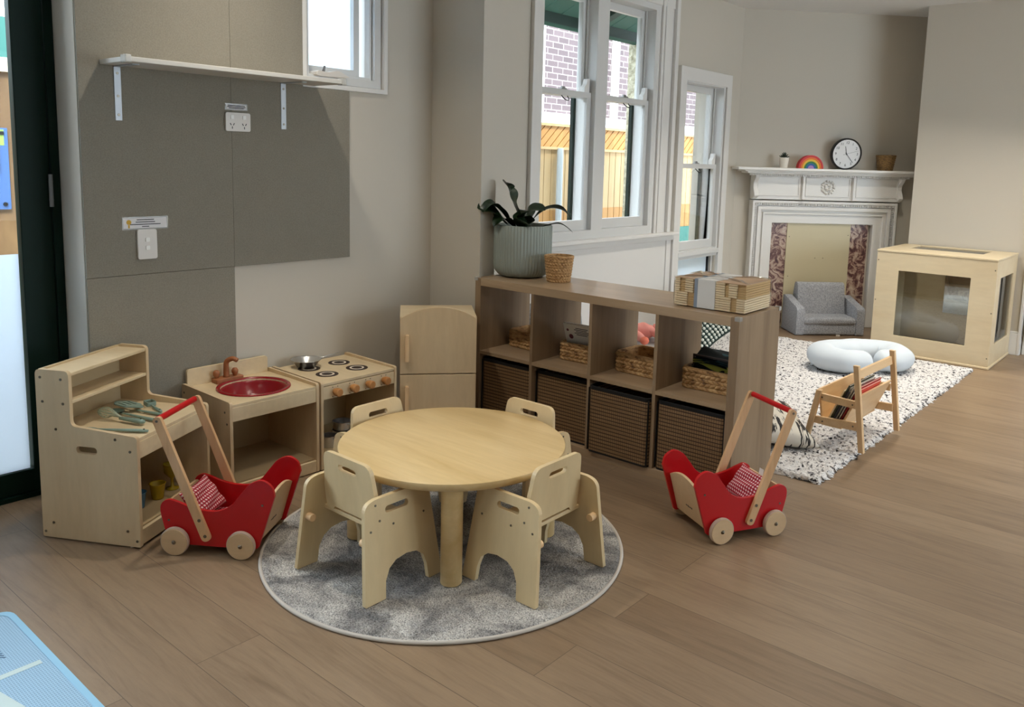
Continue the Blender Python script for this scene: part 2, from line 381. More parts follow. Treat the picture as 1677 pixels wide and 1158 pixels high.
def sash_window(name, label, panes, z0, z1, zm, y0, y1, head=.05):
    """panes: list of (ya, yb) glass openings; jambs, upper sash outside, lower sash inside"""
    w = wthing(name, label)
    hs = [[(a, z0+.0), (b, z0+.0), (b, z1), (a, z1)] for a, b in panes]
    bm = prism([(y0, z0-.07), (y1, z0-.07), (y1, z1+head), (y0, z1+head)], XB-.14, XB+.02, 'YZ', hs)
    obj('window_frame', bm, GREYW, w, bevel=.003)
    for a, b in panes:
        obj('parting_bead', bxs((XB-.065, XB-.055, a-.002, a+.012, z0, z1), (XB-.065, XB-.055, b-.012, b+.002, z0, z1)), GREYW, w)
        st = .042
        up = obj('upper_sash', frame_yz(XB-.105, XB-.07, a, b, zm-.018, z1, st, .036, .05), GREYW, w, bevel=.002)
        obj('glass_pane', box(XB-.09, XB-.087, a+st-.004, b-st+.004, zm, z1-.04), GLASS, w)
        lo = obj('lower_sash', frame_yz(XB-.052, XB-.016, a, b, z0, zm+.018, st, .065, .036), GREYW, w, bevel=.002)
        obj('glass_pane', box(XB-.036, XB-.033, a+st-.004, b-st+.004, z0+.06, zm), GLASS, w)
        yc = (a+b)/2
        bm = tube(spl([(XB-.02, yc-.03, zm-.02), (XB-.0, yc-.022, zm-.042), (XB+.004, yc, zm-.048), (XB-.0, yc+.022, zm-.042), (XB-.02, yc+.03, zm-.02)], 4, False), .0035, 8)
        obj('sash_lift', bm, BLACK, w, smooth=True)
        obj('sash_lock', bxs((XB-.05, XB-.02, yc-.03, yc+.03, zm+.018, zm+.026), (XB-.045, XB-.03, yc-.012, yc+.02, zm+.026, zm+.038)), mat('lock_grey', (160, 160, 158), .35, .5), w, bevel=.002)
        obj('sash_stop', prism(rounded([(b-.07, zm+.018), (b-.018, zm+.018), (b-.018, zm+.105, .01), (b-.04, zm+.105, .008), (b-.048, zm+.07, .006), (b-.07, zm+.05, .006)]), XB-.052, XB-.018, 'YZ'), TRIM, w, bevel=.002)
        obj('sash_cord', cyl((XB-.06, b-.006, zm+.05), (XB-.06, b-.006, z1), .004, 8), mat('cord', (200, 196, 188), .8), w)
        obj('outer_frame', bxs((XB-.165, XB-.141, b-.022, b+.05, z0-.06, zm), (XB-.165, XB-.141, a-.06, a-.02, z0-.06, z1)), GREEN, w)
    return w
w2 = sash_window('window_2', 'pair of white double hung sash windows', [(.83, 1.375), (1.50, 2.06)], .92, 2.42, 1.785, .80, 2.15)
bm = bxs((XB, XB+.022, 2.10, 2.335, .86, 2.60), (XB+.022, XB+.04, 2.12, 2.15, .86, 2.60), (XB+.022, XB+.05, 2.29, 2.335, .86, 2.60), (XB+.022, XB+.034, 2.17, 2.26, .86, 2.60))
obj('architrave', bm, TRIM, w2, bevel=.005)
obj('architrave', bxs((XB, XB+.03, .74, .83, .86, 2.60), (XB, XB+.03, .74, 2.33, 2.46, 2.60)), TRIM, w2, bevel=.005)
obj('window_sill', bxs((XB-.02, XB+.075, .72, 2.43, .838, .862), (XB, XB+.045, .74, 2.41, .80, .838)), TRIM, w2, bevel=.006)
obj('dado_panel', bxs((XB, XB+.014, .74, .80, .15, .80), (XB, XB+.014, 2.35, 2.415, .15, .80), (XB, XB+.006, .80, 2.35, .15, .80)), TRIM, w2, bevel=.003)
w3 = sash_window('window_3', 'narrow white sash window beside the fireplace', [(2.515, 3.115)], .70, 1.975, 1.352, 2.50, 3.14, .03)
obj('architrave', prism([(2.42, 0), (3.23, 0), (3.23, 2.085), (2.42, 2.085)], XB, XB+.03, 'YZ', [[(2.51, .02), (3.15, .02), (3.15, 1.985), (2.51, 1.985)]]), TRIM, w3, bevel=.003)
obj('window_sill', box(XB-.12, XB+.035, 2.5, 3.15, .655, .69), GREYW, w3, bevel=.004)
obj('lower_frame', frame_yz(XB-.10, XB-.02, 2.5, 3.15, .10, .655, .03), GREYW, w3, bevel=.003)
obj('lower_sash', frame_yz(XB-.06, XB-.03, 2.53, 3.10, .13, .64, .012), BLACK, w3)
obj('glass_pane', box(XB-.05, XB-.046, 2.54, 3.09, .14, .63), FROST, w3)

# ------------------------------------------------------------------ outdoors, seen through the glass
FENW = wood('fence_timber', (166, 118, 58), (188, 140, 76), 'Z', 3, .7, 6)
FENL = wood('fence_pale_timber', (176, 146, 100), (196, 168, 122), 'Z', 3, .7, 6)
tag(obj('paved_ground', box(-12, -.66, -9, 14, -.25, -.12), mat('paving', (150, 148, 142), .9)), 'grey paving outside the building', 'paving', kind='structure')
fn = thing('timber_fence', 'yellow timber fence with slanted top boards beyond the sash windows', 'fence', (-2, 0, -.12))
y = 1.9; k = 0
while y < 8.6:
    bm = box(-.02, .0, y, y+.098, 0, 1.02); obj('fence_board', bm, FENW, fn, bevel=.002) if k < 95 else bm.free()
    bm = box(-.022, -.002, y, y+.098, 1.02, 1.60); obj('fence_board', bm, FENL, fn, bevel=.002)
    y += .105; k += 1
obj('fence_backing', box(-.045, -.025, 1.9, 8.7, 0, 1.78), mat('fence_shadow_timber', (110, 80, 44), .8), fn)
bm = bmesh.new(); y = 1.7
while y < 8.6:
    prism([(y, 1.60), (y+.085, 1.60), (y+.315, 1.80), (y+.23, 1.80)], .0, .018, 'YZ', bm=bm); y += .1
o = obj('slanted_boards', bm, FENW, fn)
obj('rail', box(.0, .03, 1.8, 8.8, 1.585, 1.61), FENL, fn); obj('cap', box(-.05, .04, 1.8, 8.8, 1.80, 1.825), FENL, fn)
obj('lower_cladding', box(.0, .02, 4.9, 8.6, 0, .76), mat('teal_paint', (30, 110, 96), .6), fn)
obj('downpipe', cyl((.04, 3.13, 0), (.04, 3.13, 1.6), .03, 12), mat('pipe_grey', (176, 186, 190), .5), fn)
def brick_mat():
    m = mat('pale_brick', (170, 140, 138), .85); t = NT(m); v = t.coords((1, 1, 1), (0, rad(90), rad(90)))
    tc = t.add('ShaderNodeTexCoord'); sp = t.add('ShaderNodeSeparateXYZ'); t.l.new(tc.outputs['Object'], sp.inputs[0])
    cb_ = t.add('ShaderNodeCombineXYZ'); t.l.new(sp.outputs[1], cb_.inputs[0]); t.l.new(sp.outputs[2], cb_.inputs[1])
    br = t.add('ShaderNodeTexBrick'); t.l.new(cb_.outputs[0], br.inputs['Vector'])
    for k, q in (('Scale', 1), ('Mortar Size', .007), ('Brick Width', .23), ('Row Height', .084)): br.inputs[k].default_value = q
    br.inputs['Color1'].default_value = lin((90, 78, 80)); br.inputs['Color2'].default_value = lin((108, 94, 96)); br.inputs['Mortar'].default_value = lin((160, 150, 148))
    t.col(br.outputs['Color']); return m
nb = thing('brick_building', 'neighbouring brick building with white pilasters beyond the fence', 'building', (-4.5, 0, -.12))
obj('brick_wall', box(-.3, 0, 3.5, 15, 0, 5.2), brick_mat(), nb)
for y in (5.72, 7.5, 9.3, 11.1): obj('pilaster', box(0, .06, y, y+.14, 0, 5.2), mat('white_render', (240, 240, 236), .8), nb, bevel=.005)
obj('white_band', box(0, .07, 3.5, 15, 1.95, 2.14), MATS['white_render'], nb)
SOFF = mat('pale_green_boards', (62, 108, 92), .6); FASC = mat('green_fascia', (44, 72, 68), .5)
ev = thing('roof_eave', 'green boarded eave above the sash windows', 'eave', (0, 0, 0))
for i in range(26):
    y = .0+i*.21; obj('soffit_board', prism([(-1.0, 2.43), (-.58, 2.62), (-.58, 2.64), (-1.0, 2.45)], y, y+.2, 'XZ'), SOFF, ev)
obj('fascia', box(-1.03, -1.0, -.1, 5.6, 2.335, 2.47), FASC, ev, bevel=.003)
obj('gutter', box(-1.1, -1.03, -.1, 5.6, 2.40, 2.47), FASC, ev, bevel=.01)
obj('fascia_strip', box(-1.0, -.985, -.1, 5.6, 2.325, 2.35), SOFF, ev)
obj('rafter', prism([(-1.0, 2.37), (-.58, 2.56), (-.58, 2.62), (-1.0, 2.43)], 2.25, 2.33, 'XZ'), mat('rafter_dark_green', (24, 58, 50), .5), ev)
STUC = speckle('rough_stucco', [(.3, lin((150, 142, 116))), (.7, lin((206, 200, 176)))], 26, .9, 1, .03)
for nm, y, lb in (('a', 2.83, 'rough cream rendered pier seen through the right pane of the paired sashes'), ('b', 3.98, 'rough cream rendered pier seen through the narrow sash window')):
    p = obj('rendered_pier', prism(rrect(y+.025, y+.19, -.115, 2.335, .01, 2), -1.05, -.96, 'YZ'), STUC, bevel=.01)
    tag(p, lb, 'pillar', 'rendered piers outside the windows')
DFEN = wood('weathered_timber', (108, 82, 52), (140, 112, 76), 'Z', 4, .7, 6)
gn = thing('garden_fence', 'weathered timber fence seen through the glazed door', 'fence', (-2.6, 0, -.12))
for i in range(36):
    y = -5.6+i*.17; obj('fence_board', box(-.02, .0, y, y+.163, 0, 1.95), DFEN, gn, bevel=.003)
obj('rail', box(0, .03, -5.6, .5, 1.90, 1.98), mat('pale_rail', (220, 205, 180), .7), gn)
ps = thing('poster', 'blue printed notice fixed to the timber fence outside the door', 'poster', (-2.585, -1.29, 1.26), 0)
obj('sheet', box(.0, .006, -.6, .04, -.27, .20), mat('notice_blue', (70, 108, 168), .5), ps)
obj('green_corner', box(.006, .008, -.03, .02, .10, .19), mat('notice_green', (150, 190, 90), .5), ps)
obj('text_lines', bxs(*[(.006, .008, -.5, .0, -.06+i*.016, -.053+i*.016) for i in range(14)]), mat('notice_ink', (60, 84, 130), .5), ps)
for z in (.17, -.24): obj('pin', cyl((.006, .01, z), (.014, .01, z), .012, 14), BLACK, ps)
tag(obj('green_shed', box(-4.2, -3.8, -4, .6, -.12, 2.25), mat('teal_cladding', (60, 120, 112), .6)), 'teal clad outbuilding beyond the door fence', 'shed')

# ------------------------------------------------------------------ pinboards, shelf, power points
FELT = speckle('grey_felt', [(.25, lin((132, 126, 114))), (.75, lin((150, 144, 131)))], 190, .95, .2, .0015, (14, [(.3, (.94, .94, .94, 1)), (.7, (1, 1, 1, 1))], .7))
XP = XA+.012
def board(outline, label):
    o = obj('pinboard', prism(outline, XA, XP, 'YZ'), FELT, bevel=.0015); tag(o, label, 'pinboard', 'grey felt pinboard sheets')
board([(-1.713, .8705), (-1.1084, .8705), (-1.1084, CEIL), (-1.713, CEIL)], 'tall grey felt pinboard sheet behind the left half of the shelf')
board([(-1.1076, .868), (-.495, .868), (-.495, 1.664), (-.753, 1.664), (-.753, CEIL), (-1.1076, CEIL)], 'grey felt pinboard sheet notched around the high window')
board([(-1.713, .1), (-1.1075, .1), (-1.1075, .869), (-1.713, .869)], 'lower grey felt pinboard sheet behind the toy worktop')
sh = thing('wall_shelf', 'narrow white wall shelf on two steel brackets over the pinboard', 'shelf', (0, 0, 0))
obj('shelf_board', box(XP, -.155, -1.635, -.69, 1.672, 1.690), mat('shelf_white', (212, 208, 200), .4), sh, bevel=.002)
BR = mat('bracket_grey', (186, 190, 194), .4, .3)
for y in (-1.573, -.857):
    b = obj('bracket', bxs((XP, XP+.003, y-.013, y+.013, 1.468, 1.672), (XP, XP+.16, y-.013, y+.013, 1.668, 1.6715)), BR, sh, bevel=.001)
    for z in (1.49, 1.56, 1.645): screw((XP+.003, y, z), (1, 0, 0), b, .005)
for y in (-1.63, -.695): obj('corner_guard', box(-.19, -.149, y-.012, y+.012, 1.668, 1.697), CLEAR, sh, bevel=.004)
def plate(name, label, cat, y0, y1, z0, z1):
    t = thing(name, label, cat, (XP, (y0+y1)/2, (z0+z1)/2)); a, b = (y1-y0)/2, (z1-z0)/2
    obj('cover_plate', prism(rrect(-a, a, -b, b, .008), 0, .011, 'YZ'), WHITEP, t, bevel=.002); return t
t = plate('power_point', 'double power point below the wall shelf', 'socket', -1.140, -1.026, 1.449, 1.527)
for y in (-.028, .028):
    obj('rocker', prism(rrect(y-.007, y+.007, .012, .028, .002), .011, .014, 'YZ'), mat('rocker_white', (240, 238, 232), .3), t)
    bm = bmesh.new()
    for dy, dz, ry in ((-.007, -.010, .5), (.007, -.010, -.5), (0, -.024, 0)):
        c = box(-.0006, .0006, -.0016, .0016, -.005, .005); xf(c, Matrix.Translation((.0112, y+dy, dz)) @ Matrix.Rotation(ry, 4, 'X')); copy_into(bm, c)
    obj('pin_slots', bm, BLACK, t)
t = plate('light_switch', 'double light switch plate low on the pinboard', 'switch', -1.523, -1.447, .931, 1.049)
for z in (-.014, .018): obj('rocker', prism(rrect(-.008, .008, z-.008, z+.008, .003), .011, .0145, 'YZ'), mat('rocker_white', (240, 238, 232), .3), t, bevel=.001)
def strip(label, y0, y1, z0, z1, lines, bulb):
    t = thing('notice_strip', label, 'notice', (XP, (y0+y1)/2, (z0+z1)/2)); a, b = (y1-y0)/2, (z1-z0)/2
    obj('card', box(0, .0015, -a, a, -b, b), mat('paper_white', (228, 226, 226), .5), t)
    obj('laminate', frame_yz(.0015, .002, -a-.004, a+.004, -b-.003, b+.003, .005), CLEAR, t)
    L = [(.0015, .0022, s-w, s+w, z-.0016, z+.0016) for s, w, z in lines]
    obj('printed_lines', bxs(*L), mat('ink', (50, 50, 56), .6), t)
    if bulb:
        obj('light_bulb_symbol', cyl((.0015, -a+.022, .004), (.0024, -a+.022, .004), .0095, 18), mat('bulb_yellow', (214, 168, 30), .5), t)
        obj('light_bulb_symbol', box(.0015, .0024, -a+.019, -a+.025, -.019, -.006), mat('bulb_yellow', (214, 168, 30), .5), t)
strip('white notice strip with a yellow bulb above the light switch', -1.573, -1.400, 1.052, 1.096, [(.0, .034, .013), (.0, .038, .004), (.0, .06, -.005), (0, .014, -.014)], True)
strip('small white notice strip above the power point', -1.133, -1.038, 1.541, 1.562, [(0, .04, .005), (0, .042, -.0005), (0, .034, -.006)], False)

# ------------------------------------------------------------------ recessed ceiling lights
LEDW = mat('led_face', (255, 250, 240), .5); LEDW.node_tree.nodes['Principled BSDF'].inputs['Emission Color'].default_value = (1, .93, .82, 1); LEDW.node_tree.nodes['Principled BSDF'].inputs['Emission Strength'].default_value = 6
for i, (x, y, k) in enumerate(DOWNLIGHTS):
    t = thing('ceiling_downlight', 'round recessed white ceiling downlight out of view', 'downlight', (x, y, CEIL), 0, 'recessed ceiling downlights')
    obj('trim_ring', lathe([(.038, -.001), (.04, -.006), (.052, -.004), (.054, 0), (.038, 0)], 28), WHITEP, t)
    obj('lamp_face', lathe([(0, -.001), (.037, -.001), (.037, 0), (0, 0)], 28), LEDW, t)
    l = bpy.data.lights.new('downlight_beam', 'AREA'); l.shape = 'DISK'; l.size = .07; l.energy = DL_POWER*k; l.spread = rad(115); l.color = (1, .92, .79)
    lo = bpy.data.objects.new('downlight_beam', l); COL.objects.link(lo); lo.location = (x, y, CEIL-.008)

# ------------------------------------------------------------------ cube shelf unit and its boxes
SW, SD, SHH = 1.465, .39, .763
cs = thing('cube_shelf', 'low grey-oak eight-cube shelf unit open through its upper row', 'shelf unit', (0, 0, 0))
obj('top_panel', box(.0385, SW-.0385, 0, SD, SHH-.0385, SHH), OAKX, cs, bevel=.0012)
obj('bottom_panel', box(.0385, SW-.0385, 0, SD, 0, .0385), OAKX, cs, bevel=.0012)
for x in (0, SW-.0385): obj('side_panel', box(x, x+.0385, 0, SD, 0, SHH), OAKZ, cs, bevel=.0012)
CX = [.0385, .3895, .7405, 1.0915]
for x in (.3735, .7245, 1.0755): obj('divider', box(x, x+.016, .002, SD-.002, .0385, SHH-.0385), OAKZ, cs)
for x in CX: obj('shelf', box(x, x+.335, .001, SD-.001, .3735, .3895), OAKX, cs)
for x, y in ((0, 0), (SW, 0), (SW, SD), (0, SD)):
    sx = 1 if x == 0 else -1; sy = 1 if y == 0 else -1
    bm = bxs(tuple(sorted((x-sx*.003, x+sx*.02)))+tuple(sorted((y-sy*.003, y+sy*.02)))+(SHH-.0, SHH+.003), tuple(sorted((x-sx*.003, x)))+tuple(sorted((y-sy*.003, y+sy*.02)))+(SHH-.014, SHH), tuple(sorted((x, x+sx*.02)))+tuple(sorted((y-sy*.003, y)))+(SHH-.014, SHH))
    obj('corner_guard', bm, CLEAR, cs)
def slat_mat():
    m = mat('bamboo_weave', (140, 104, 66), .6); t = NT(m)
    tc = t.add('ShaderNodeTexCoord'); sp = t.add('ShaderNodeSeparateXYZ'); t.l.new(tc.outputs['Object'], sp.inputs[0])
    def wave(out, f, p):
        a = t.add('ShaderNodeMath', operation='MULTIPLY'); t.l.new(out, a.inputs[0]); a.inputs[1].default_value = f
        b = t.add('ShaderNodeMath', operation='SINE'); t.l.new(a.outputs[0], b.inputs[0])
        c = t.add('ShaderNodeMath', operation='GREATER_THAN'); t.l.new(b.outputs[0], c.inputs[0]); c.inputs[1].default_value = p; return c.outputs[0]
    n = t.noise(t.coords((3, 3, 120)), 2, 2); base = t.ramp(n, [(.3, lin((122, 94, 62))), (.7, lin((146, 117, 82)))])
    h = wave(sp.outputs[2], 2*PI/.0165, .72); v = wave(sp.outputs[0], 2*PI/.011, .8)
    c = t.mix(base, lin((84, 60, 38)), v); c = t.mix(c, lin((46, 22, 12)), h); t.col(c)
    hh = t.add('ShaderNodeMath', operation='ADD'); t.l.new(h, hh.inputs[0]); t.l.new(v, hh.inputs[1]); t.bump(hh.outputs[0], -.5, .002); return m
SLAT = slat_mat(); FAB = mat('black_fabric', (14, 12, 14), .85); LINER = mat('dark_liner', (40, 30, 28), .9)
ORD = ['storage box of slatted bamboo in the lower cube nearest the toy fridge', 'slatted bamboo storage box in the lower cube below the propped book', 'slatted bamboo storage box pulled slightly forward in the third lower cube', 'slatted bamboo storage box in the lower cube behind the right-hand pram']
for i, (x, yo) in enumerate(zip(CX, (.014, .03, -.012, .012))):
    b = thing('storage_box', ORD[i], 'storage box', (x+.006+(.162), yo, .0387), 0, 'bamboo storage boxes in the lower cubes')
    w, d, h = .161, .34, .315; HT = .312 if i != 0 else .315
    o = [(-w+.004, 0), (w-.004, 0)]
    outer = rrect(-w, w, 0, d, .02, 5); inner = rrect(-w+.005, w-.005, .005, d-.005, .016, 5)
    obj('basket_wall', prism(outer, .008, HT-.018, 'XY', [inner]), SLAT, b)
    obj('rim_binding', prism(rrect(-w-.001, w+.001, -.001, d+.001, .021, 5), HT-.018, HT, 'XY', [rrect(-w+.007, w-.007, .007, d-.007, .015, 5)]), FAB, b, bevel=.002)
    obj('base_binding', prism(rrect(-w-.001, w+.001, -.001, d+.001, .021, 5), 0, .009, 'XY'), FAB, b, bevel=.002)
    [obj('corner_binding', box(q0, q1, -.0015, .006, .006, HT-.01), FAB, b, bevel=.001) for q0, q1 in ((w-.004, w+.0015), (-w-.0015, -w+.002))]
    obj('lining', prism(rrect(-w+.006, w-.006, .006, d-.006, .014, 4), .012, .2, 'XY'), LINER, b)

# ------------------------------------------------------------------ woven baskets
def braid_mat(name, c1, c2, c3, sc):
    m = mat(name, c1, .65); t = NT(m); v = t.coords((1, 1, 2.4)); n = t.noise(v, sc, 3, .6)
    t.col(t.ramp(n, [(.3, lin(c3)), (.45, lin(c1)), (.7, lin(c2))])); t.bump(n, .3, .002); return m
HYA = braid_mat('water_hyacinth', (172, 132, 84), (206, 168, 118), (96, 62, 34), 26)
def path_len(P):
    d = np.hypot(*(np.roll(P, -1, 0)-P).T); return d
def woven(name, w, d, h, r, rows, per, amp, taper=.0, thick=.012, round_=False):
    """wall of braided strands round a rounded-rectangle (or circle) footprint"""
    N = 420
    if round_:
        a = np.linspace(0, 2*PI, N, endpoint=False); P = np.stack([np.cos(a)*w/2, np.sin(a)*w/2], 1); Nn = np.stack([np.cos(a), np.sin(a)], 1)
    else:
        Q = np.array(rrect(-w/2, w/2, -d/2, d/2, r, 8)); dl = path_len(Q); s = np.r_[0, np.cumsum(dl)]; Qc = np.vstack([Q, Q[:1]])
        t = np.linspace(0, s[-1], N, endpoint=False); P = np.stack([np.interp(t, s, Qc[:, 0]), np.interp(t, s, Qc[:, 1])], 1)
        T = np.roll(P, -1, 0)-np.roll(P, 1, 0); T /= np.linalg.norm(T, axis=1)[:, None]; Nn = np.stack([T[:, 1], -T[:, 0]], 1)
    nv = rows*7+1; v = np.linspace(0, 1, nv); U = np.linspace(0, 1, N, endpoint=False)
    UU, VV = np.meshgrid(U, v, indexing='ij'); row = np.floor(VV*rows-1e-9)
    skew = (VV*rows-row-.5)*np.where(row % 2 == 0, 1, -1)*.55
    bump = np.abs(np.sin(PI*(UU*per+.5*(row % 2)+skew)))**.6*np.sqrt(np.clip(np.sin(PI*(VV*rows-row)), 0, 1))
    off = amp*bump; sc = 1-taper*(1-VV)
    X = P[:, 0:1]*sc+Nn[:, 0:1]*off; Y = P[:, 1:2]*sc+Nn[:, 1:2]*off; Z = h*VV
    Xi = P[:, 0:1]*sc-Nn[:, 0:1]*thick; Yi = P[:, 1:2]*sc-Nn[:, 1:2]*thick
    X = np.hstack([X, Xi[:, ::-1]]); Y = np.hstack([Y, Yi[:, ::-1]]); Z = np.hstack([Z, Z[:, ::-1]])
    return gridmesh(name, X, Y, Z, True)
def basket(label, x, y, z, w, d, h, rz=0, rows=5, per=34, group='water hyacinth baskets in the upper cubes'):
    t = thing('wicker_basket', label, 'basket', (x, y, z), rz, group)
    obj('woven_wall', woven('woven_wall', w, d, h, .03, rows, per, .007), HYA, t)
    P = [(a, b, h+.001) for a, b in rrect(-w/2+.003, w/2-.003, -d/2+.003, d/2-.003, .03, 6)]
    obj('rim', tube(P, .005, 8, closed=True), HYA, t, smooth=True)
    obj('base', prism(rrect(-w/2+.01, w/2-.01, -d/2+.01, d/2-.01, .02, 4), .001, .006, 'XY'), HYA, t)
    return t
ZB = .390
basket('empty woven basket in the upper cube nearest the toy fridge', .17, .27, ZB, .21, .17, .085, rad(-4))
basket('woven basket holding the white book in the second upper cube', .555, .262, ZB, .255, .2, .085, rad(3))
basket('empty woven basket in the third upper cube', .893, .262, ZB, .262, .2, .09, rad(-3), 5, 36)
basket('woven basket filled with toy clothes in the upper cube nearest the pram', 1.262, .25, ZB, .265, .2, .09, rad(2), 5, 36)
bk = thing('picture_book', 'white picture book leaning in the second upper basket', 'book', (.548, .232, ZB+.016), rad(2))
M = Matrix.Rotation(rad(20), 4, 'X')
PW = mat('book_white', (226, 220, 208), .45)
c = box(-.105, .10, 0, .003, 0, .175); box(-.105, .10, .012, .015, 0, .175, bm=c); obj('cover', xf(c, M), PW, bk)
obj('pages', xf(box(-.103, .098, .003, .012, .002, .172), M), mat('page_cream', (238, 230, 214), .7), bk)
pic = [('orange_spot', (216, 150, 60), (.07, .135, .018)), ('plum_spot', (110, 50, 60), (-.085, .14, .007)), ('plum_spot', (110, 50, 60), (-.07, .105, .013)), ('green_shape', (50, 90, 70), (.09, .10, .012)), ('red_spot', (176, 60, 50), (.055, .118, .008))]
for n, cc, (px, pz, r) in pic: obj(n, xf(xf(lathe([(0, -.0006), (r, -.0006), (r, .0002), (0, .0002)], 18), Matrix.Translation((px, -.0003, pz)) @ Matrix.Rotation(PI/2, 4, 'X')), M), mat('print_'+n, cc, .5), bk)
obj('printed_lines', xf(bxs(*[(-.035-.01*(i % 2), .03+.008*(i % 3), -.0008, 0, .118+i*.009, .1215+i*.009) for i in range(5)]), M), mat('ink', (50, 50, 56), .6), bk)
cl = thing('folded_toy_clothes', 'dark green and teal felt garments with yellow edges heaped in a basket', 'toy clothes', (1.262, .26, ZB+.01))
def cloth_fold(w, d, z0, amp, n, seed, thick=.012):
    u = np.linspace(-w/2, w/2, 40); v = np.linspace(-d/2, d/2, 24); U, V = np.meshgrid(u, v, indexing='ij')
    Z = z0+amp*np.sin(U*30+seed)*np.cos(V*25+seed*2)+amp*.6*np.sin(V*50+seed); bm = bmesh.new()
    for s in (0, 1):
        me = gridmesh('t', U, V, Z+s*thick); bm.from_mesh(me); bpy.data.meshes.remove(me)
    return bm
for i, (cc, z, a) in enumerate([((20, 34, 30), .05, .006), ((176, 176, 60), .066, .008), ((16, 24, 22), .078, .008), ((186, 180, 76), .094, .009), ((30, 40, 38), .102, .008), ((60, 108, 116), .116, .012), ((26, 40, 44), .13, .012)]):
    o = obj('garment', cloth_fold(.22-.006*i, .15, z, a, 3, i*1.3, .009), mat('felt_%d%d%d' % cc, cc, .9), cl, smooth=True, rot=(rad(4), rad(3), .1*math.sin(i*2)))
o = obj('frame_edge', bxs((-.1, .1, -.07, -.062, .13, .136), (-.1, -.094, -.07, -.062, .03, .136)), mat('dark_edge', (60, 44, 40), .6), cl)

# ------------------------------------------------------------------ things on the cube shelf
pt = thing('potted_plant', 'broad-leaved plant in a large ribbed grey-green pot', 'plant', (.11, .235, SHH+.0005))
def ribbed(rt, rb, h, n, name='pot'):
    N = 480; a = np.linspace(0, 2*PI, N, endpoint=False)
    prof = [(.001, .0), (rb*.8, .0), (rb, .003), (rb+.018, .012), (rb+.031, .030), (rt-.0015, .058), (rt, .10), (rt, .2), (rt, h-.004), (rt-.003, h), (rt-.009, h), (rt-.011, h-.02), (rt-.012, h-.06)]
    pr = np.array(prof); R = pr[:, 0][None, :]; rib = np.abs(np.cos(a*n/2))[:, None]**.7*.0042*np.array([0, 0, 0, .4, 1, 1, 1, 1, 1, .3, 0, 0, 0])[None, :]
    return gridmesh(name, (R+rib)*np.cos(a)[:, None], (R+rib)*np.sin(a)[:, None], np.repeat(pr[:, 1][None, :], N, 0), True)
obj('pot', ribbed(.148, .108, .268, 56), mat('pot_grey_green', (148, 156, 148), .55), pt)
obj('soil', lathe([(0, .238), (.136, .235), (.136, .22), (0, .22)], 36), speckle('soil', [(.3, lin((22, 16, 12))), (.7, lin((52, 40, 30)))], 120), pt)
LEAF = mat('dark_leaf', (24, 46, 22), .35); STEMM = mat('leaf_stem', (30, 44, 24), .5)
def leaf(pts, w, twist=0.0, n=26):
    """blade along a spline, widest in the middle, folded along its midrib"""
    S = np.array(spl(pts, 8, False)); s = np.linspace(0, 1, len(S)); m = len(S); c = np.linspace(-1, 1, 9)
    T = np.gradient(S, axis=0); T /= np.linalg.norm(T, axis=1)[:, None]
    side = np.cross(T, np.array([0, 0, 1.])); side /= (np.linalg.norm(side, axis=1)[:, None]+1e-9); up = np.cross(side, T)
    ca = np.cos(twist*s)[:, None]; sa = np.sin(twist*s)[:, None]; side, up = side*ca+up*sa, up*ca-side*sa
    ww = w*np.clip(np.sin(PI*np.clip((s-.18)/.82, 0, 1))**.75, .03, 1); ww = np.where(s < .18, .004, ww)
    X = S[:, None, :]+side[:, None, :]*(ww[:, None]*c[None, :])[:, :, None]+up[:, None, :]*(ww[:, None]*(np.abs(c)**1.3*.35+.05*np.sin(s*22)[:, None]*np.abs(c)))[:, :, None]
    me = gridmesh('leaf', X[:, :, 0], X[:, :, 1], X[:, :, 2]); return me
LV = [([(0, 0, .22), (-.01, -.02, .30), (-.03, -.05, .38), (-.05, -.07, .46), (-.035, -.10, .485)], .034, .5),
      ([(0, 0, .22), (.05, .04, .31), (.11, .08, .355), (.17, .12, .345), (.20, .13, .305)], .026, .3),
      ([(0, 0, .22), (.02, -.03, .27), (.05, -.04, .33), (.11, -.02, .355), (.145, .0, .35)], .03, -.6),
      ([(0, 0, .22), (-.05, -.05, .28), (-.08, -.11, .35), (-.10, -.16, .37), (-.11, -.19, .33)], .034, .3),
      ([(-.02, 0, .22), (-.06, -.07, .27), (-.09, -.13, .33), (-.12, -.17, .35), (-.14, -.20, .35)], .030, .9),
      ([(0, 0, .22), (-.08, -.04, .27), (-.13, -.08, .30), (-.16, -.12, .36), (-.16, -.15, .38)], .026, -.8),
      ([(0, 0, .22), (.04, -.07, .26), (.08, -.11, .285), (.14, -.1, .27)], .024, .4),
      ([(0, 0, .22), (.08, .07, .26), (.15, .12, .275), (.21, .15, .235)], .012, .2),
      ([(0, 0, .22), (-.02, -.08, .27), (-.03, -.13, .30), (-.05, -.17, .26)], .034, .3),
      ([(0, 0, .22), (-.03, .06, .29), (-.05, .10, .33), (-.08, .15, .33)], .03, .3),
      ([(0, 0, .22), (.03, .0, .28), (.03, -.04, .31), (.02, -.10, .30)], .03, .2)]
for p, w, tw in LV: obj('leaf', leaf(p, w*1.6, tw), LEAF, pt)
WOV = braid_mat('light_seagrass', (176, 136, 88), (204, 166, 116), (116, 80, 44), 60)
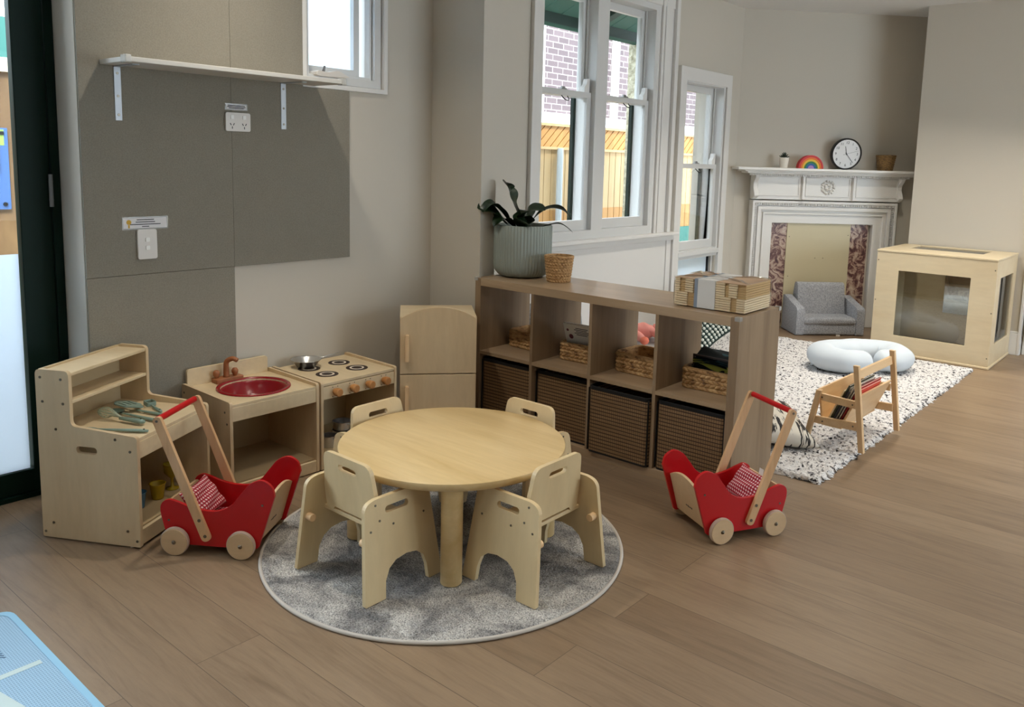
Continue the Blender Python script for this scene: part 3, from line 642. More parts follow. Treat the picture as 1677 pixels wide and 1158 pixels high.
def wicker_pot(label, loc, rt, rb, h, per, m=WOV, rows=9):
    t = thing('woven_pot', label, 'woven pot', loc)
    obj('woven_wall', woven('woven_wall', 2*rt, 2*rt, h, 0, rows, per, .0045, 1-rb/rt, .006, True), m, t)
    obj('rim', tube([(rt*math.cos(a)*.99, rt*math.sin(a)*.99, h) for a in np.linspace(0, 2*PI, 48, endpoint=False)], .005, 8, closed=True), m, t, smooth=True)
    obj('base', lathe([(0, .001), (rb*.97, .001), (rb*.97, .008), (0, .008)], 36), m, t)
    return t
wicker_pot('small round woven seagrass pot beside the ribbed plant pot', (.362, .225, SHH), .0715, .057, .128, 26)
tw = thing('paper_towel_pack', 'plastic-wrapped stack of folded brown paper towels with a white band', 'paper towels', (1.279, .203, SHH+.0035), rad(1.0))
TOW = mat('towel_tan', (226, 206, 172), .8); TOWE = mat('towel_edge', (196, 164, 116), .85)
X0, X1, Y0, Y1 = -.163, .163, -.125, .125; NL = 12; hz = .118/NL
def segs(up): return [(-.163, -.138, 0), (-.138, -.114, 1), (-.114, -.074, 0), (-.074, -.05, 1), (-.05, .072, 0), (.072, .088, 1), (.088, .127, 0), (.127, .163, 1 if up else 0)] if up else [(-.163, -.15, 0), (-.15, -.1, 0), (-.1, -.07, 1), (-.07, .05, 0), (.05, .1, 0), (.1, .125, 1), (.125, .163, 0)]
for k in range(NL):
    z = k*hz; up = k >= NL//2; bl = bmesh.new(); bd = bmesh.new()
    for a, b, dk in segs(up): box(a, b, Y0+(.006 if dk else 0), Y1-(.006 if dk else 0), z+.0008, z+hz-.0008, bm=bd if dk else bl)
    box(X0+.01, X1-.004, Y0+.012, Y1-.012, z, z+hz, bm=bd)
    obj('folded_towels', bl, TOW, tw, bevel=.002); obj('folded_inner_plies', bd, TOWE, tw)
obj('top_sheet', box(X0, X1, Y0, Y1, .118, .1195), mat('towel_top', (196, 168, 140), .8), tw)
obj('paper_band', prism([(-.052, 0), (.03, 0), (.03, .1225), (-.052, .1225)], Y0-.003, Y1+.003, 'XZ'), mat('band_white', (222, 220, 216), .5), tw, bevel=.002)
obj('band_stripe', prism([(-.067, 0), (-.052, 0), (-.052, .1222), (-.067, .1222)], Y0-.0028, Y1+.0028, 'XZ'), mat('band_blue_grey', (138, 150, 165), .5), tw)
nu = 60; a = np.linspace(0, 2*PI, nu, endpoint=False); zz = np.linspace(.0, .124, 9)
Q = np.array([(p, q) for p, q in rrect(X0-.004, X1+.004, Y0-.005, Y1+.005, .012, 14)]); nQ = len(Q)
cr = 1+.010*np.sin(np.arange(nQ)[:, None]*1.9+zz[None, :]*160)*np.sin(np.linspace(0, PI, 9))[None, :]
WX, WY, WZ = Q[:, 0:1]*cr, Q[:, 1:2]*cr, np.repeat(zz[None, :], nQ, 0)
WX = np.hstack([WX, Q[:, 0:1]*.6, Q[:, 0:1]*.0]); WY = np.hstack([WY, Q[:, 1:2]*.6, Q[:, 1:2]*0]); wob = .004*np.sin(np.arange(nQ)[:, None]*2.3)
WZ = np.hstack([WZ, .127+wob, .125+0*wob])
obj('plastic_wrap', gridmesh('plastic_wrap', WX, WY, WZ, True), glass('thin_plastic', (1, 1, 1, 1), .06, .12), tw)

# ------------------------------------------------------------------ toy kitchen: worktop with shelf
def side_pts(h, hb, d, step):  # profile for the dresser-style side
    return rounded([(0, 0, .006), (d, 0, .006), (d, .393, .015), (step, .411, .02), (step, h, .02), (0, h, .02)])
bn = thing('toy_worktop', 'toy kitchen worktop with raised shelves at the left by the door', 'toy kitchen', (-.167, -1.978, .006), rad(29.1))
# local x = depth (0 back .. .382 front), local y = width to the right (0 .. .42)
BD, BW = .382, .42; T = .015
hole = rrect(.148, .228, .317, .342, .0115, 5)
for i, y in enumerate((0, BW-T)):
    s = obj('side_panel', prism(side_pts(.603, 0, BD, .13), y, y+T, 'XZ', [hole]), PLY, bn, bevel=.003)
    if i == 0:
        for u, z in ((.02, .575), (.10, .572), (.025, .49), (.105, .487), (.072, .395), (.30, .378), (.355, .34), (.045, .055), (.335, .055), (.012, .02), (.37, .022)): screw((u, 0, z), (0, -1, 0), s, .0048)
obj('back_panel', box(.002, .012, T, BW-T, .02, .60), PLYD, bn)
obj('top_board', box(.002, .128, T, BW-T, .582, .594), PLYH, bn, bevel=.002)
obj('shelf', box(.002, .128, T, BW-T, .485, .497), PLYH, bn, bevel=.002)
obj('worktop', box(.002, BD-.006, T, BW-T, .372, .384), PLYH, bn, bevel=.0015)
obj('front_rail', box(BD-.018, BD-.004, T, BW-T, .312, .372), PLYH, bn, bevel=.0015)
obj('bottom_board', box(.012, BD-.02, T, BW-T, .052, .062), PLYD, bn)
obj('kick_rail', box(BD-.018, BD-.004, T, BW-T, .004, .058), PLYH, bn, bevel=.0015)
for x, y in ((.03, .02), (BD-.04, .01), (.03, BW-.02), (BD-.04, BW-.02)): obj('foot', cyl((x, y, -.006), (x, y, .0005), .006, 10), WHITEP, bn)
MB = Matrix.Translation((-.167, -1.978, .006)) @ Matrix.Rotation(rad(29.1), 4, 'Z')
Zw = .006+.384
def uten(name, label, p0, p1):
    """thing on the worktop: origin at handle end p1, local +x toward the head p0"""
    a = math.atan2(p0[1]-p1[1], p0[0]-p1[0]); t = thing(name, label, 'toy utensil', (p1[0], p1[1], Zw+.001), a, 'sage silicone utensils on the toy worktop')
    return t, math.hypot(p0[0]-p1[0], p0[1]-p1[1])
def handle(t, L, r0, r1, z=.007, L0=0):
    bm = tube([(L0+i/8*(L-L0), 0, z) for i in range(9)], lambda s: (r1*(1-s)+r0*s)*(.6+.4*min(1, s*8)), 12, flat=.75)
    h = obj('handle', bm, SAGE, t, smooth=True); obj('hanging_hole', cyl((.014, 0, z+r1*.35), (.014, 0, z+r1*.8), .003, 10), mat('hole_dark', (24, 36, 32), .7), h); return h
t, L = uten('slotted_turner', 'sage green slotted turner toy at the back of the worktop', (-.205, -1.675), (.01, -1.605))
handle(t, L-.07, .004, .009)
obj('slotted_blade', prism(rounded([(L-.088, -.014, .01), (L-.04, -.046, .01), (L+.012, -.036, .012), (L+.03, .010, .02), (L-.006, .048, .012), (L-.055, .040, .012)]), .003, .008, 'XY',
    [rrect(L-.042, L+.002, q-.0045, q+.0045, .004, 3) for q in (-.022, .001, .024)]), SAGE, t, bevel=.0015, rot=(rad(10), rad(-5), 0))
t, L = uten('toy_whisk', 'sage green balloon whisk toy in the middle of the worktop', (-.165, -1.782), (.035, -1.706))
handle(t, L*.5, .008, .013, .013)
bm = bmesh.new()
for i in range(6):
    ph = PI*i/6; R = .024
    pts = [(L*.48+.115*(1-math.cos(q*PI))/2 if q <= 1 else 0, 0, 0) for q in ()]
    loop = []
    for j in range(17):
        q = j/16; x = L*.48+.105*math.sin(PI*q)**.6; w = R*math.cos(PI*q)*math.sin(PI*q)**.35 if 0 < q < 1 else 0
        if 0 < j < 16: w = R*math.cos(PI*q)*1.0*min(1, math.sin(PI*q)*2.2)
        loop.append((x, w*math.cos(ph), .026+w*math.sin(ph)*.95))
    loop[0] = (L*.46, 0, .016); loop[-1] = (L*.46, 0, .016)
    tube(loop, .0014, 6, bm)
obj('wire_loops', bm, mat('pale_sage', (176, 184, 160), .5), t, smooth=True)
t, L = uten('toy_spoon', 'sage green spoon toy lying between the whisk and the turner', (-.19, -1.72), (.035, -1.66))
handle(t, L-.05, .004, .0085)
def bowlmesh(L, w, l, depth=.008):
    u = np.linspace(0, 2*PI, 28, endpoint=False); r = np.linspace(0, 1, 7); R, A = np.meshgrid(r, u, indexing='xy')
    R = R; X = L+R*np.cos(A)*l; Y = R*np.sin(A)*w; Z = .004+depth*R**2
    bm = bmesh.new(); me = gridmesh('t', X, Y, Z, True); bm.from_mesh(me); me2 = gridmesh('t', X, Y, Z+.002, True); bm.from_mesh(me2); bpy.data.meshes.remove(me); bpy.data.meshes.remove(me2); return bm
obj('bowl', bowlmesh(L-.028, .02, .03), SAGE, t, smooth=True)
t, L = uten('toy_spatula', 'long sage green spatula toy along the near edge of the worktop', (-.066, -1.884), (.122, -1.733))
handle(t, L-.06, .004, .0088)
obj('blade', prism(rounded([(L-.065, -.005, .004), (L-.045, -.013, .01), (L+.01, -.014, .01), (L+.015, .008, .01), (L-.045, .012, .01), (L-.065, .005, .004)]), .003, .009, 'XY'), SAGE, t, bevel=.003)
t, L = uten('toy_ladle', 'sage green small ladle toy behind the turner', (-.188, -1.585), (-.058, -1.60))
handle(t, L-.03, .004, .008)
obj('scoop', prism(rrect(L-.034, L+.012, -.018, .018, .008, 4), .003, .02, 'XY', [rrect(L-.031, L+.009, -.015, .015, .007, 4)]), SAGE, t, bevel=.002)
def cup(name, label, p, col, prof):
    o = obj(name, lathe(prof, 28), mat('cup_'+name+'_'+str(col[2]), col, .25), smooth=True, loc=(p[0], p[1], .0695)); tag(o, label, 'toy cup', 'toy cups inside the toy worktop'); o.data.materials[0].node_tree.nodes['Principled BSDF'].inputs['Transmission Weight'].default_value = .35; return o
tumb = [(0, 0), (.020, 0), (.021, .004), (.028, .056), (.030, .058), (.028, .059), (.026, .056), (.019, .004), (0, .004)]
cup('toy_tumbler', 'pale blue toy tumbler on the floor of the worktop unit', (-.022, -1.712), (90, 150, 190), tumb)
cup('toy_tumbler', 'yellow toy tumbler on the floor of the worktop unit', (-.055, -1.625), (210, 180, 30), tumb)
cup('toy_goblet', 'yellow stemmed toy goblet at the back of the worktop unit', (-.105, -1.545), (206, 176, 34), [(0, 0), (.024, 0), (.024, .003), (.006, .008), (.005, .04), (.012, .048), (.028, .066), (.031, .10), (.029, .10), (.026, .068), (.01, .052), (0, .05)])

# ------------------------------------------------------------------ toy sink and stove
def unit(name, label, y0, y1, x0=-.365, x1=.012, h=.391):
    t = thing(name, label, 'toy kitchen', (x0, y0, .004)); D = x1-x0; Wd = y1-y0; t0 = .013
    for y in (0, Wd-t0):
        s = obj('side_panel', prism(rounded([(0, 0, .004), (D, 0, .004), (D, h, .014), (0, h+.004, .01)]), y, y+t0, 'XZ'), PLY, t, bevel=.0025)
        if y == 0:
            for u, z in ((.02, .36), (.03, .2), (.34, .345), (.355, .30)): screw((u, 0, z), (0, -1, 0), s, .0045)
    obj('front_rail', box(D-.016, D-.003, t0, Wd-t0, .31, .367), PLYH, t, bevel=.0015)
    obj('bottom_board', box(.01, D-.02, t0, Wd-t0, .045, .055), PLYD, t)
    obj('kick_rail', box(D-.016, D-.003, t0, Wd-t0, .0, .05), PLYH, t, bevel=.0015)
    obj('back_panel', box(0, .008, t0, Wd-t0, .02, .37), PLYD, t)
    return t, D, Wd, t0
t, D, Wd, t0 = unit('toy_sink', 'toy kitchen sink unit with dark red basin and wooden tap', -1.366, -.955)
bcx, bcy, br_ = .200, .211, .148
circ = [(bcx+br_*.9*math.cos(a), bcy+br_*.9*math.sin(a)) for a in np.linspace(0, 2*PI, 40, endpoint=False)]
bm = prism([(.0, t0), (D-.004, t0), (D-.004, Wd-t0), (.0, Wd-t0)], .367, .379, 'XY', [circ]); obj('worktop', bm, PLYH, t, bevel=.0012)
obj('splash_back', prism(rrect(t0+.005, Wd-t0-.004, .379, .452, .014, 4, (0, 0, 1, 1)), .0, .013, 'YZ'), PLYH, t, bevel=.002)
obj('basin', lathe([(0, -.085), (.06, -.084), (.115, -.06), (.133, -.012), (.134, .005), (.148, .006), (.150, .003), (.150, 0), (.136, -.001), (.128, -.016), (.11, -.068), (.05, -.09), (0, -.09)], 56), REDPL, t, smooth=True, loc=(bcx, bcy, .3795))
fa = obj('tap', bxs((.018, .066, .12, .245, .379, .40)), TAPW, t, bevel=.004)
P = spl([(.045, .175, .40), (.045, .175, .44), (.05, .176, .468), (.072, .19, .482), (.092, .20, .476)], 6, False)
obj('spout', tube(P, lambda s: .0125-.003*s, 12), TAPW, fa, smooth=True)
obj('tap_knob', lathe([(0, 0), (.008, 0), (.01, .006), (.014, .014), (.014, .024), (.009, .032), (0, .034)], 18), TAPW, fa, smooth=True, loc=(.045, .215, .40))
obj('tap_knob', lathe([(0, 0), (.008, 0), (.01, .006), (.014, .014), (.014, .024), (.009, .032), (0, .034)], 18), TAPW, fa, smooth=True, loc=(.035, .135, .40))
t, D, Wd, t0 = unit('toy_stove', 'toy kitchen stove unit with four painted hobs and orange knobs', -.945, -.527)
bm = box(.0, D-.004, t0, Wd-t0, .370, .382); obj('worktop', bm, PLYH, t, bevel=.0012)
for x, y in ((.335, .115), (.335, .10),): pass
for x, y in ((.235, .105), (.355-.01, -.0),): pass
HZ = .4
def onhob(px, py): return px, py
for hx, hy in ((.113, .123), (.248, .124), (.113, .289), (.248, .289)):
    bm = lathe([(.0, 0), (.050, 0), (.050, .0008), (.0, .0008)], 40); hb = obj('hob_ring', bm, BURN, t, loc=(hx, hy, .3822))
    obj('cream_ring', lathe([(.024, .0006), (.033, .0006), (.033, .0013), (.024, .0013)], 40), BURNW, hb)
for i, y in enumerate((.075, .165, .253, .343)):
    k = obj('knob', xf(lathe([(0, 0), (.013, 0), (.013, .012), (.018, .013), (.0185, .032), (.015, .036), (0, .036)], 24), Matrix.Translation((D-.003, y, .338)) @ Matrix.Rotation(PI/2, 4, 'Y')), KNOBW, t, smooth=False, autos=True)
    dots = bmesh.new()
    for q in range(5):
        a = rad(60+q*60); c = cyl((D-.0035, y-.026*math.cos(a), .338+.024*math.sin(a)), (D-.0022, y-.026*math.cos(a), .338+.024*math.sin(a)), .0022, 8); copy_into(dots, c)
    obj('dial_marks', dots, BURN, t)
SX, SY = -.365, -.945
fp = thing('toy_frying_pan', 'small steel frying pan on the rear-left hob of the toy stove', 'toy pan', (SX+.083, SY+.128, .3882))
obj('pan_bowl', lathe([(0, 0), (.036, 0), (.042, .004), (.064, .034), (.069, .036), (.067, .038), (.062, .034), (.040, .006), (.033, .003), (0, .003)], 44), STEEL, fp, smooth=True)
obj('handle', tube([(.01, .062, .033), (.012, .10, .036), (.014, .14, .04), (.016, .17, .043)], .0035, 8, flat=.6), STEEL, fp, smooth=True)
def pot(label, loc, r, h, lid=False):
    p = thing('toy_saucepan', label, 'toy pan', loc, 0, 'steel toy pans inside the stove')
    obj('pan_body', lathe([(0, 0), (r*.9, 0), (r, .006), (r, h), (r+.003, h+.001), (r-.002, h+.001), (r-.003, .006), (0, .003)], 36), STEEL, p, smooth=False, autos=True)
    obj('handle', tube([(r, 0, h*.8), (r+.02, .0, h*.85), (r+.05, 0, h*.85)], .0035, 8), STEEL, p, smooth=True)
    return p
pot('steel toy saucepan low inside the stove beside its left wall', (-.095, -.83, .0595), .036, .05)
pot('wide steel toy pan stacked toward the back inside the stove', (-.13, -.725, .0595), .05, .045)
q = pot('steel toy bowl resting on the wide pan inside the stove', (-.13, -.73, .1062), .042, .04)

# ------------------------------------------------------------------ toy fridge
fr = thing('toy_fridge', 'pale birch toy fridge with arched top and two doors', 'toy fridge', (-.014, -.485, .004), rad(49))
# local x: width .36 along the front; local y: depth going back .32
FWd, FD = .36, .325
obj('body', bxs((.0, .014, .0125, FD, 0, .604), (FWd-.014, FWd, .0125, FD, 0, .604), (.014, FWd-.014, .0125, FD, .0, .02), (.014, FWd-.014, FD-.01, FD, .02, .592)), PLY, fr, bevel=.002)
obj('top_board', box(-.001, FWd+.001, .0125, FD+.001, .6042, .612), PLYH, fr, bevel=.002)
arc = [(FWd*i/24, .606+.056*(1-((i/24-.5)*2)**2)) for i in range(24, -1, -1)]
obj('upper_door', prism([(0, .3395), (FWd, .3395)]+arc, -.002, .012, 'XZ'), PLY, fr, bevel=.002)
obj('lower_door', prism([(0, .012), (FWd, .012), (FWd, .335), (0, .335)], -.002, .012, 'XZ'), PLY, fr, bevel=.002)
d1, d2 = [o for o in fr.children if o.name.startswith(('upper_door', 'lower_door'))]
for dd, z0, z1 in ((d1, .402, .53), (d2, .155, .282)):
    obj('door_handle', prism(rrect(.024, .042, z0, z1, .006, 4), -.024, -.002, 'XZ'), PINEZ, dd, bevel=.003)
obj('top_moulding', prism([(0, .598)]+[(FWd*i/24, .606+.056*(1-((i/24-.5)*2)**2)) for i in range(25)][::1]+[(FWd, .598)], .0125, .018, 'XZ'), PLY, fr)

# ------------------------------------------------------------------ table, chairs, round rug
RUGZ = .016
TC = (.885, -1.01)
tb = thing('round_table', 'low round birch table on four stout round legs', 'table', (TC[0], TC[1], RUGZ), 0)
TH_ = .370-RUGZ
obj('table_top', lathe([(0, TH_-.032), (.375, TH_-.032), (.388, TH_-.029), (.397, TH_-.018), (.4, TH_-.008), (.398, TH_-.002), (.394, TH_), (0, TH_)], 120), TABLEW, tb, autos=True)
for sx in (1, -1):
    for sy in (1, -1): obj('leg', lathe([(0, 0), (.033, 0), (.035, .003), (.035, TH_-.032), (0, TH_-.032)], 40), TABLEW, tb, autos=True, loc=(sx*.240, sy*.236, 0))
def chair(label, loc, rz):
    c = thing('toddler_chair', label, 'chair', loc, rz, 'toddler chairs around the round table')
    SIDE = [(-.145, 0, .004), (-.126, .285, .0), (-.122, .306, .022), (-.085, .315, .008), (.098, .315, .02), (.130, .308, .022), (.135, .28, 0), (.168, 0, .004), (.110, 0, .004)] + [(.105, .05), (.093, .085), (.066, .106), (.026, .113), (-.018, .107), (-.046, .088), (-.062, .055), (-.066, 0, .004)]
    SIDE = rounded(SIDE, 5)
    slot = rrect(-.048, .044, .262, .284, .0105, 5)
    for s in (-1, 1):
        fsk = (lambda p, s=s: (p[0]-s*.030*p[2]/.30, p[1], p[2]))
        bm = prism(SIDE, s*.184-.0075*(1+s)+0, s*.184-.0075*(1+s)+.015, 'YZ', [slot], f=fsk)
        sp = obj('side_panel', bm, CHAIRW, c, bevel=.0028)
        for y, z in ((-.085, .297), (-.072, .246), (-.02, .222), (-.108, .222), (.104, .223)): 
            xo = s*(.184-.030*z/.30); xo = xo+(0 if s > 0 else 0); screw((xo+(.0002*s), y, z), (s, 0, .1), sp, .0036)
        obj('dowel', cyl((s*.160, -.112, .180), (s*.125, -.112, .180), .0125, 20), PINEZ, c, bevel=.001)
    BKP = rounded([(-.132, .205, .006), (-.10, .196, .006), (-.09, .212, .006), (.09, .212, .006), (.10, .196, .006), (.132, .205, .006), (.133, .27, .01), (.115, .405, .03), (-.115, .405, .03), (-.133, .27, .01)])
    leanf = (lambda p: (p[0], p[1]-.045-(p[2]-.2)*.13, p[2]))
    obj('backrest', prism(BKP, -.0075, .0075, 'XZ', [rrect(-.045, .045, .352, .374, .0105, 5)], f=leanf), CHAIRW, c, bevel=.003)
    obj('seat', box(-.162, .162, -.05, .10, .188, .202), CHAIRW, c, bevel=.003)
    return c
CZ = RUGZ
c1 = chair('birch toddler chair at the near left of the table, back to the camera', (TC[0]-.017, TC[1]-.375, CZ), 0)
dup(c1, (TC[0]+.40, TC[1]+.005, CZ), rad(90), 'birch toddler chair at the right of the table, facing left')
dup(c1, (TC[0]-.354, TC[1]+.0, CZ), rad(-90), 'birch toddler chair at the far left of the table beside the toy stove')
dup(c1, (TC[0]+.0, TC[1]+.354, CZ), rad(180), 'birch toddler chair at the far side of the table before the shelf unit')
def rug_round(cx, cy, R):
    t = thing('round_rug', 'round mottled grey pile rug with pale bound edge', 'rug', (cx, cy, 0))
    n = 300; u = np.linspace(-1, 1, n); X, Y = np.meshgrid(u, u, indexing='ij')
    # square to disc
    DX = X*np.sqrt(1-Y**2/2); DY = Y*np.sqrt(1-X**2/2); r = np.hypot(DX, DY)
    Z = .0115+.004*rng.random(X.shape)*(r < .985)-.003*np.clip((r-.97)/.03, 0, 1)
    J = (R-.007)*np.stack([DX, DY])+rng.normal(0, .0008, (2, n, n))*(r < .98)
    m = mat('grey_pile', (150, 150, 150), .95); q = NT(m); v = q.coords()
    big = q.ramp(q.noise(v, 5.5, 4, .6, .8), [(.38, lin((124, 124, 125))), (.5, lin((172, 170, 168))), (.62, lin((208, 206, 202)))])
    fine = q.ramp(q.noise(v, 210, 2, .6), [(.36, (.32, .32, .33, 1)), (.5, (.85, .85, .85, 1)), (.64, (1.2, 1.2, 1.19, 1))])
    q.col(q.mix(big, fine, .9, 'MULTIPLY')); q.bump(q.noise(v, 190, 2, .6), .9, .006)
    obj('pile', gridmesh('pile', J[0], J[1], Z), m, t)
    obj('bound_edge', tube([((R-.006)*math.cos(a), (R-.006)*math.sin(a), .0065) for a in np.linspace(0, 2*PI, 160, endpoint=False)], .0062, 8, closed=True), mat('rug_binding', (196, 190, 182), .8), t, smooth=True)
    obj('backing', lathe([(0, 0.0005), (R-.004, .0005), (R-.006, .008), (0, .008)], 120), mat('rug_back', (90, 90, 90), .9), t)
rug_round(.890, -1.046, .633)

# ------------------------------------------------------------------ doll prams
def gingham():
    m = mat('red_gingham', (200, 60, 80), .85); t = NT(m); v = t.coords((1, 1, 1), (.3, .2, .4))
    tc = t.add('ShaderNodeTexCoord'); sp = t.add('ShaderNodeSeparateXYZ'); t.l.new(tc.outputs['Object'], sp.inputs[0]); o = []
    for k in (0, 1):
        a = t.add('ShaderNodeMath', operation='MULTIPLY'); t.l.new(sp.outputs[k], a.inputs[0]); a.inputs[1].default_value = 2*PI/.012
        b = t.add('ShaderNodeMath', operation='SINE'); t.l.new(a.outputs[0], b.inputs[0])
        c = t.add('ShaderNodeMath', operation='GREATER_THAN'); t.l.new(b.outputs[0], c.inputs[0]); c.inputs[1].default_value = 0; o.append(c.outputs[0])
    s = t.add('ShaderNodeMath', operation='ADD'); t.l.new(o[0], s.inputs[0]); t.l.new(o[1], s.inputs[1])
    h = t.add('ShaderNodeMath', operation='MULTIPLY'); t.l.new(s.outputs[0], h.inputs[0]); h.inputs[1].default_value = .5
    t.col(t.ramp(h.outputs[0], [(0.1, lin((226, 204, 206))), (.5, lin((180, 52, 70))), (.9, lin((134, 10, 30)))])); return m
GING = gingham(); PR = wood('pram_ply', (208, 174, 134), (220, 190, 150), 'X', 4, .42, 5)
def pram(label, loc, rz, plab):
    p = thing('doll_pram', label, 'doll pram', loc, rz, 'red wooden doll prams')
    prof = spl([(-.044, .096), (-.055, .145), (-.050, .175), (-.026, .189), (.010, .181), (.05, .167), (.10, .158), (.150, .160), (.195, .183), (.232, .228), (.262, .262), (.302, .276), (.336, .256), (.346, .222)], 5, False)+[(.288, .040), (.280, .034), (.15, .032), (-.02, .034), (-.028, .04)]
    for s in (-1, 1):
        sp = obj('side_panel', prism(prof, s*.116-.006, s*.116+.006, 'XZ'), RED, p, bevel=.0035)
        for x, z in ((-.026, .117), (.304, .190)): screw((x, s*.1222, z), (0, s, 0), sp, .004)
        hp = rounded([(.128, .060, .016), (.098, .050, .016), (-.068, .472, .014), (-.040, .484, .014)], 6)
        h = obj('handle_arm', prism(hp, s*.1225-.001 if s > 0 else s*.1225-.0125, s*.1225+.0125 if s > 0 else s*.1225+.001, 'XZ'), BEECH, p, bevel=.004)
        for x, z in ((.088, .128), (.107, .073)): screw((x, s*.1352, z), (0, s, 0), h, .0058)
        screw((-.05, s*.1352, .466), (0, s, 0), h, .0045)
        for x in (0, .232):
            w = obj('wheel', xf(lathe([(0, -.009), (.045, -.009), (.0475, -.006), (.0475, .006), (.045, .009), (0, .009)], 40), Matrix.Translation((x, s*.1335, .0475)) @ Matrix.Rotation(PI/2, 4, 'X')), BEECH if 0 else PR, p, autos=True)
            obj('tyre', xf(lathe([(.0468, -.008), (.0488, -.0065), (.0488, .0065), (.0468, .008)], 40), Matrix.Translation((x, s*.1335, .0488)) @ Matrix.Rotation(PI/2, 4, 'X')), mat('pale_tyre', (200, 178, 160), .7), w)
            obj('hub_nut', xf(lathe([(0, .006), (.003, .0055), (.006, .003), (.0075, 0), (0, 0)], 16), Matrix.Translation((x, s*.1425, .0475)) @ Matrix.Rotation(-s*PI/2, 4, 'X')), SCREW, w, smooth=True)
    obj('handle_rod', cyl((-.054, -.1245, .468), (-.054, .1245, .468), .0105, 20), RED, p, smooth=False, autos=True)
    for x in (0, .232): obj('axle', cyl((x, -.125, .046), (x, .125, .046), .004, 10), SCREW, p)
    # slanted foot board in pale ply
    n = 18; front = [(.112*(2*i/n-1), .0) for i in range(n+1)]
    out = [(-.108, 0), (.108, 0)]+[(.108*(1-2*i/n), .150+.035*math.sin(PI*i/n)) for i in range(n+1)]
    M_ = Matrix.Translation((.270, 0, .043)) @ Matrix.Rotation(rad(16), 4, 'Y')
    fb = obj('front_board', xf(prism([(a, b) for a, b in out], -.005, .005, 'YZ'), M_), PR, p, bevel=.002)
    obj('maker_mark', xf(bxs((.0052, .0058, -.022, -.012, .052, .056), (.0052, .0058, -.008, -.002, .050, .058), (.0052, .0058, .002, .012, .052, .056), (.0052, .0058, .015, .022, .051, .057)), M_), mat('ink', (50, 50, 56), .6), fb)
    M2 = Matrix.Translation((-.022, 0, .045)) @ Matrix.Rotation(rad(-10), 4, 'Y')
    obj('rear_board', xf(prism(rounded([(-.109, 0, .0), (.109, 0, 0), (.109, .128, .01), (-.109, .128, .01)]), -.005, .005, 'YZ'), M2), PR, p, bevel=.002)
    obj('floor_board', box(-.012, .268, -.1095, .1095, .044, .052), PR, p)
    mt = obj('doll_mattress', pillow(.25, .205, .028), GING, smooth=True); mt.matrix_world = p_mat(loc, rz) @ Matrix.Translation((.13, 0, .0735)); tag(mt, 'red gingham doll mattress lying in '+plab, 'doll bedding', 'gingham bedding in the prams')
    pl = obj('doll_pillow', pillow(.13, .185, .05), GING, smooth=True); pl.matrix_world = p_mat(loc, rz) @ Matrix.Translation((.034, 0, .147)) @ Matrix.Rotation(rad(52), 4, 'Y'); tag(pl, 'red gingham doll pillow propped in '+plab, 'doll bedding', 'gingham bedding in the prams')
    return p, pl
def p_mat(loc, rz): return Matrix.Translation(loc) @ Matrix.Rotation(rz, 4, 'Z')
def pram_loc(rx, ry, ax, ay, off): return (rx+ax*off, ry+ay*off, 0)
a1 = rad(34.65); pram('red doll pram at the left in front of the toy sink', (.289-math.sin(a1)*.135-.003, -1.731+math.cos(a1)*.135, 0), a1, 'the left pram')
a2 = rad(240.7); _, pl2 = pram('red doll pram at the right by the end of the shelf unit', (1.738+math.sin(a2)*.135, -.168-math.cos(a2)*.135, 0), a2, 'the right pram')
tg = obj('fabric_tag', xf(box(-.0005, .0005, -.012, .012, -.002, .022), Matrix.Translation((-.062, .03, .004)) @ Matrix.Rotation(rad(-60), 4, 'Y')), WHITEP, pl2)

# ------------------------------------------------------------------ the far corner: shaggy rug, cushions, sofa
def shag():
    t = thing('shaggy_rug', 'large rectangular shaggy white rug flecked with black', 'rug', (0, 0, 0))
    x0, x1, y0, y1 = -.18, 1.675, .43, 3.235; st = .0075
    nx = int((x1-x0)/st); ny = int((y1-y0)/st); U, V = np.meshgrid(np.linspace(0, 1, nx), np.linspace(0, 1, ny), indexing='ij')
    R = rng.random((nx, ny)); R = (R+np.roll(R, 1, 0)*.6+np.roll(R, 1, 1)*.6)/2.2
    edge = np.minimum(np.minimum(U*(x1-x0), (1-U)*(x1-x0)), np.minimum(V*(y1-y0), (1-V)*(y1-y0)))
    Z = .012+.016*R*1.0; Z *= np.clip(edge/.018+.1, .1, 1)
    jx = rng.normal(0, .0022, R.shape); jy = rng.normal(0, .0022, R.shape); k = 1+2.2*(edge < .01)
    m = mat('shag_pile', (220, 218, 216), .95); q = NT(m); v = q.coords()
    n1 = q.noise(v, 48, 2, .55, .6); n2 = q.noise(v, 130, 2, .6)
    c = q.ramp(n1, [(.345, lin((34, 32, 36))), (.40, lin((150, 148, 150))), (.47, lin((226, 223, 221)))])
    c = q.mix(c, q.ramp(n2, [(.3, (.62, .62, .64, 1)), (.6, (1, 1, 1, 1))]), .6, 'MULTIPLY'); q.col(c); q.bump(n2, .8, .006)
    obj('pile', gridmesh('pile', x0+U*(x1-x0)+jx*k, y0+V*(y1-y0)+jy*k, Z), m, t)
    obj('backing', box(x0+.004, x1-.004, y0+.004, y1-.004, .0005, .006), mat('rug_back', (90, 90, 90), .9), t)
shag(); SZ = .024
WOOL = speckle('grey_boucle', [(.3, lin((136, 139, 145))), (.7, lin((186, 189, 196)))], 95, .95, 1.0, .006)
sf = thing('child_sofa', 'small grey boucle child sofa in front of the fireplace', 'sofa', (.300, 3.455, 0), rad(44))
def soft(bm, name, bev=.025, parent=None, m=WOOL):
    o = obj(name, bm, m, parent, smooth=True, bevel=bev, seg=5); return o
soft(box(.055, .515, .012, .33, .004, .10), 'base', .015, sf)
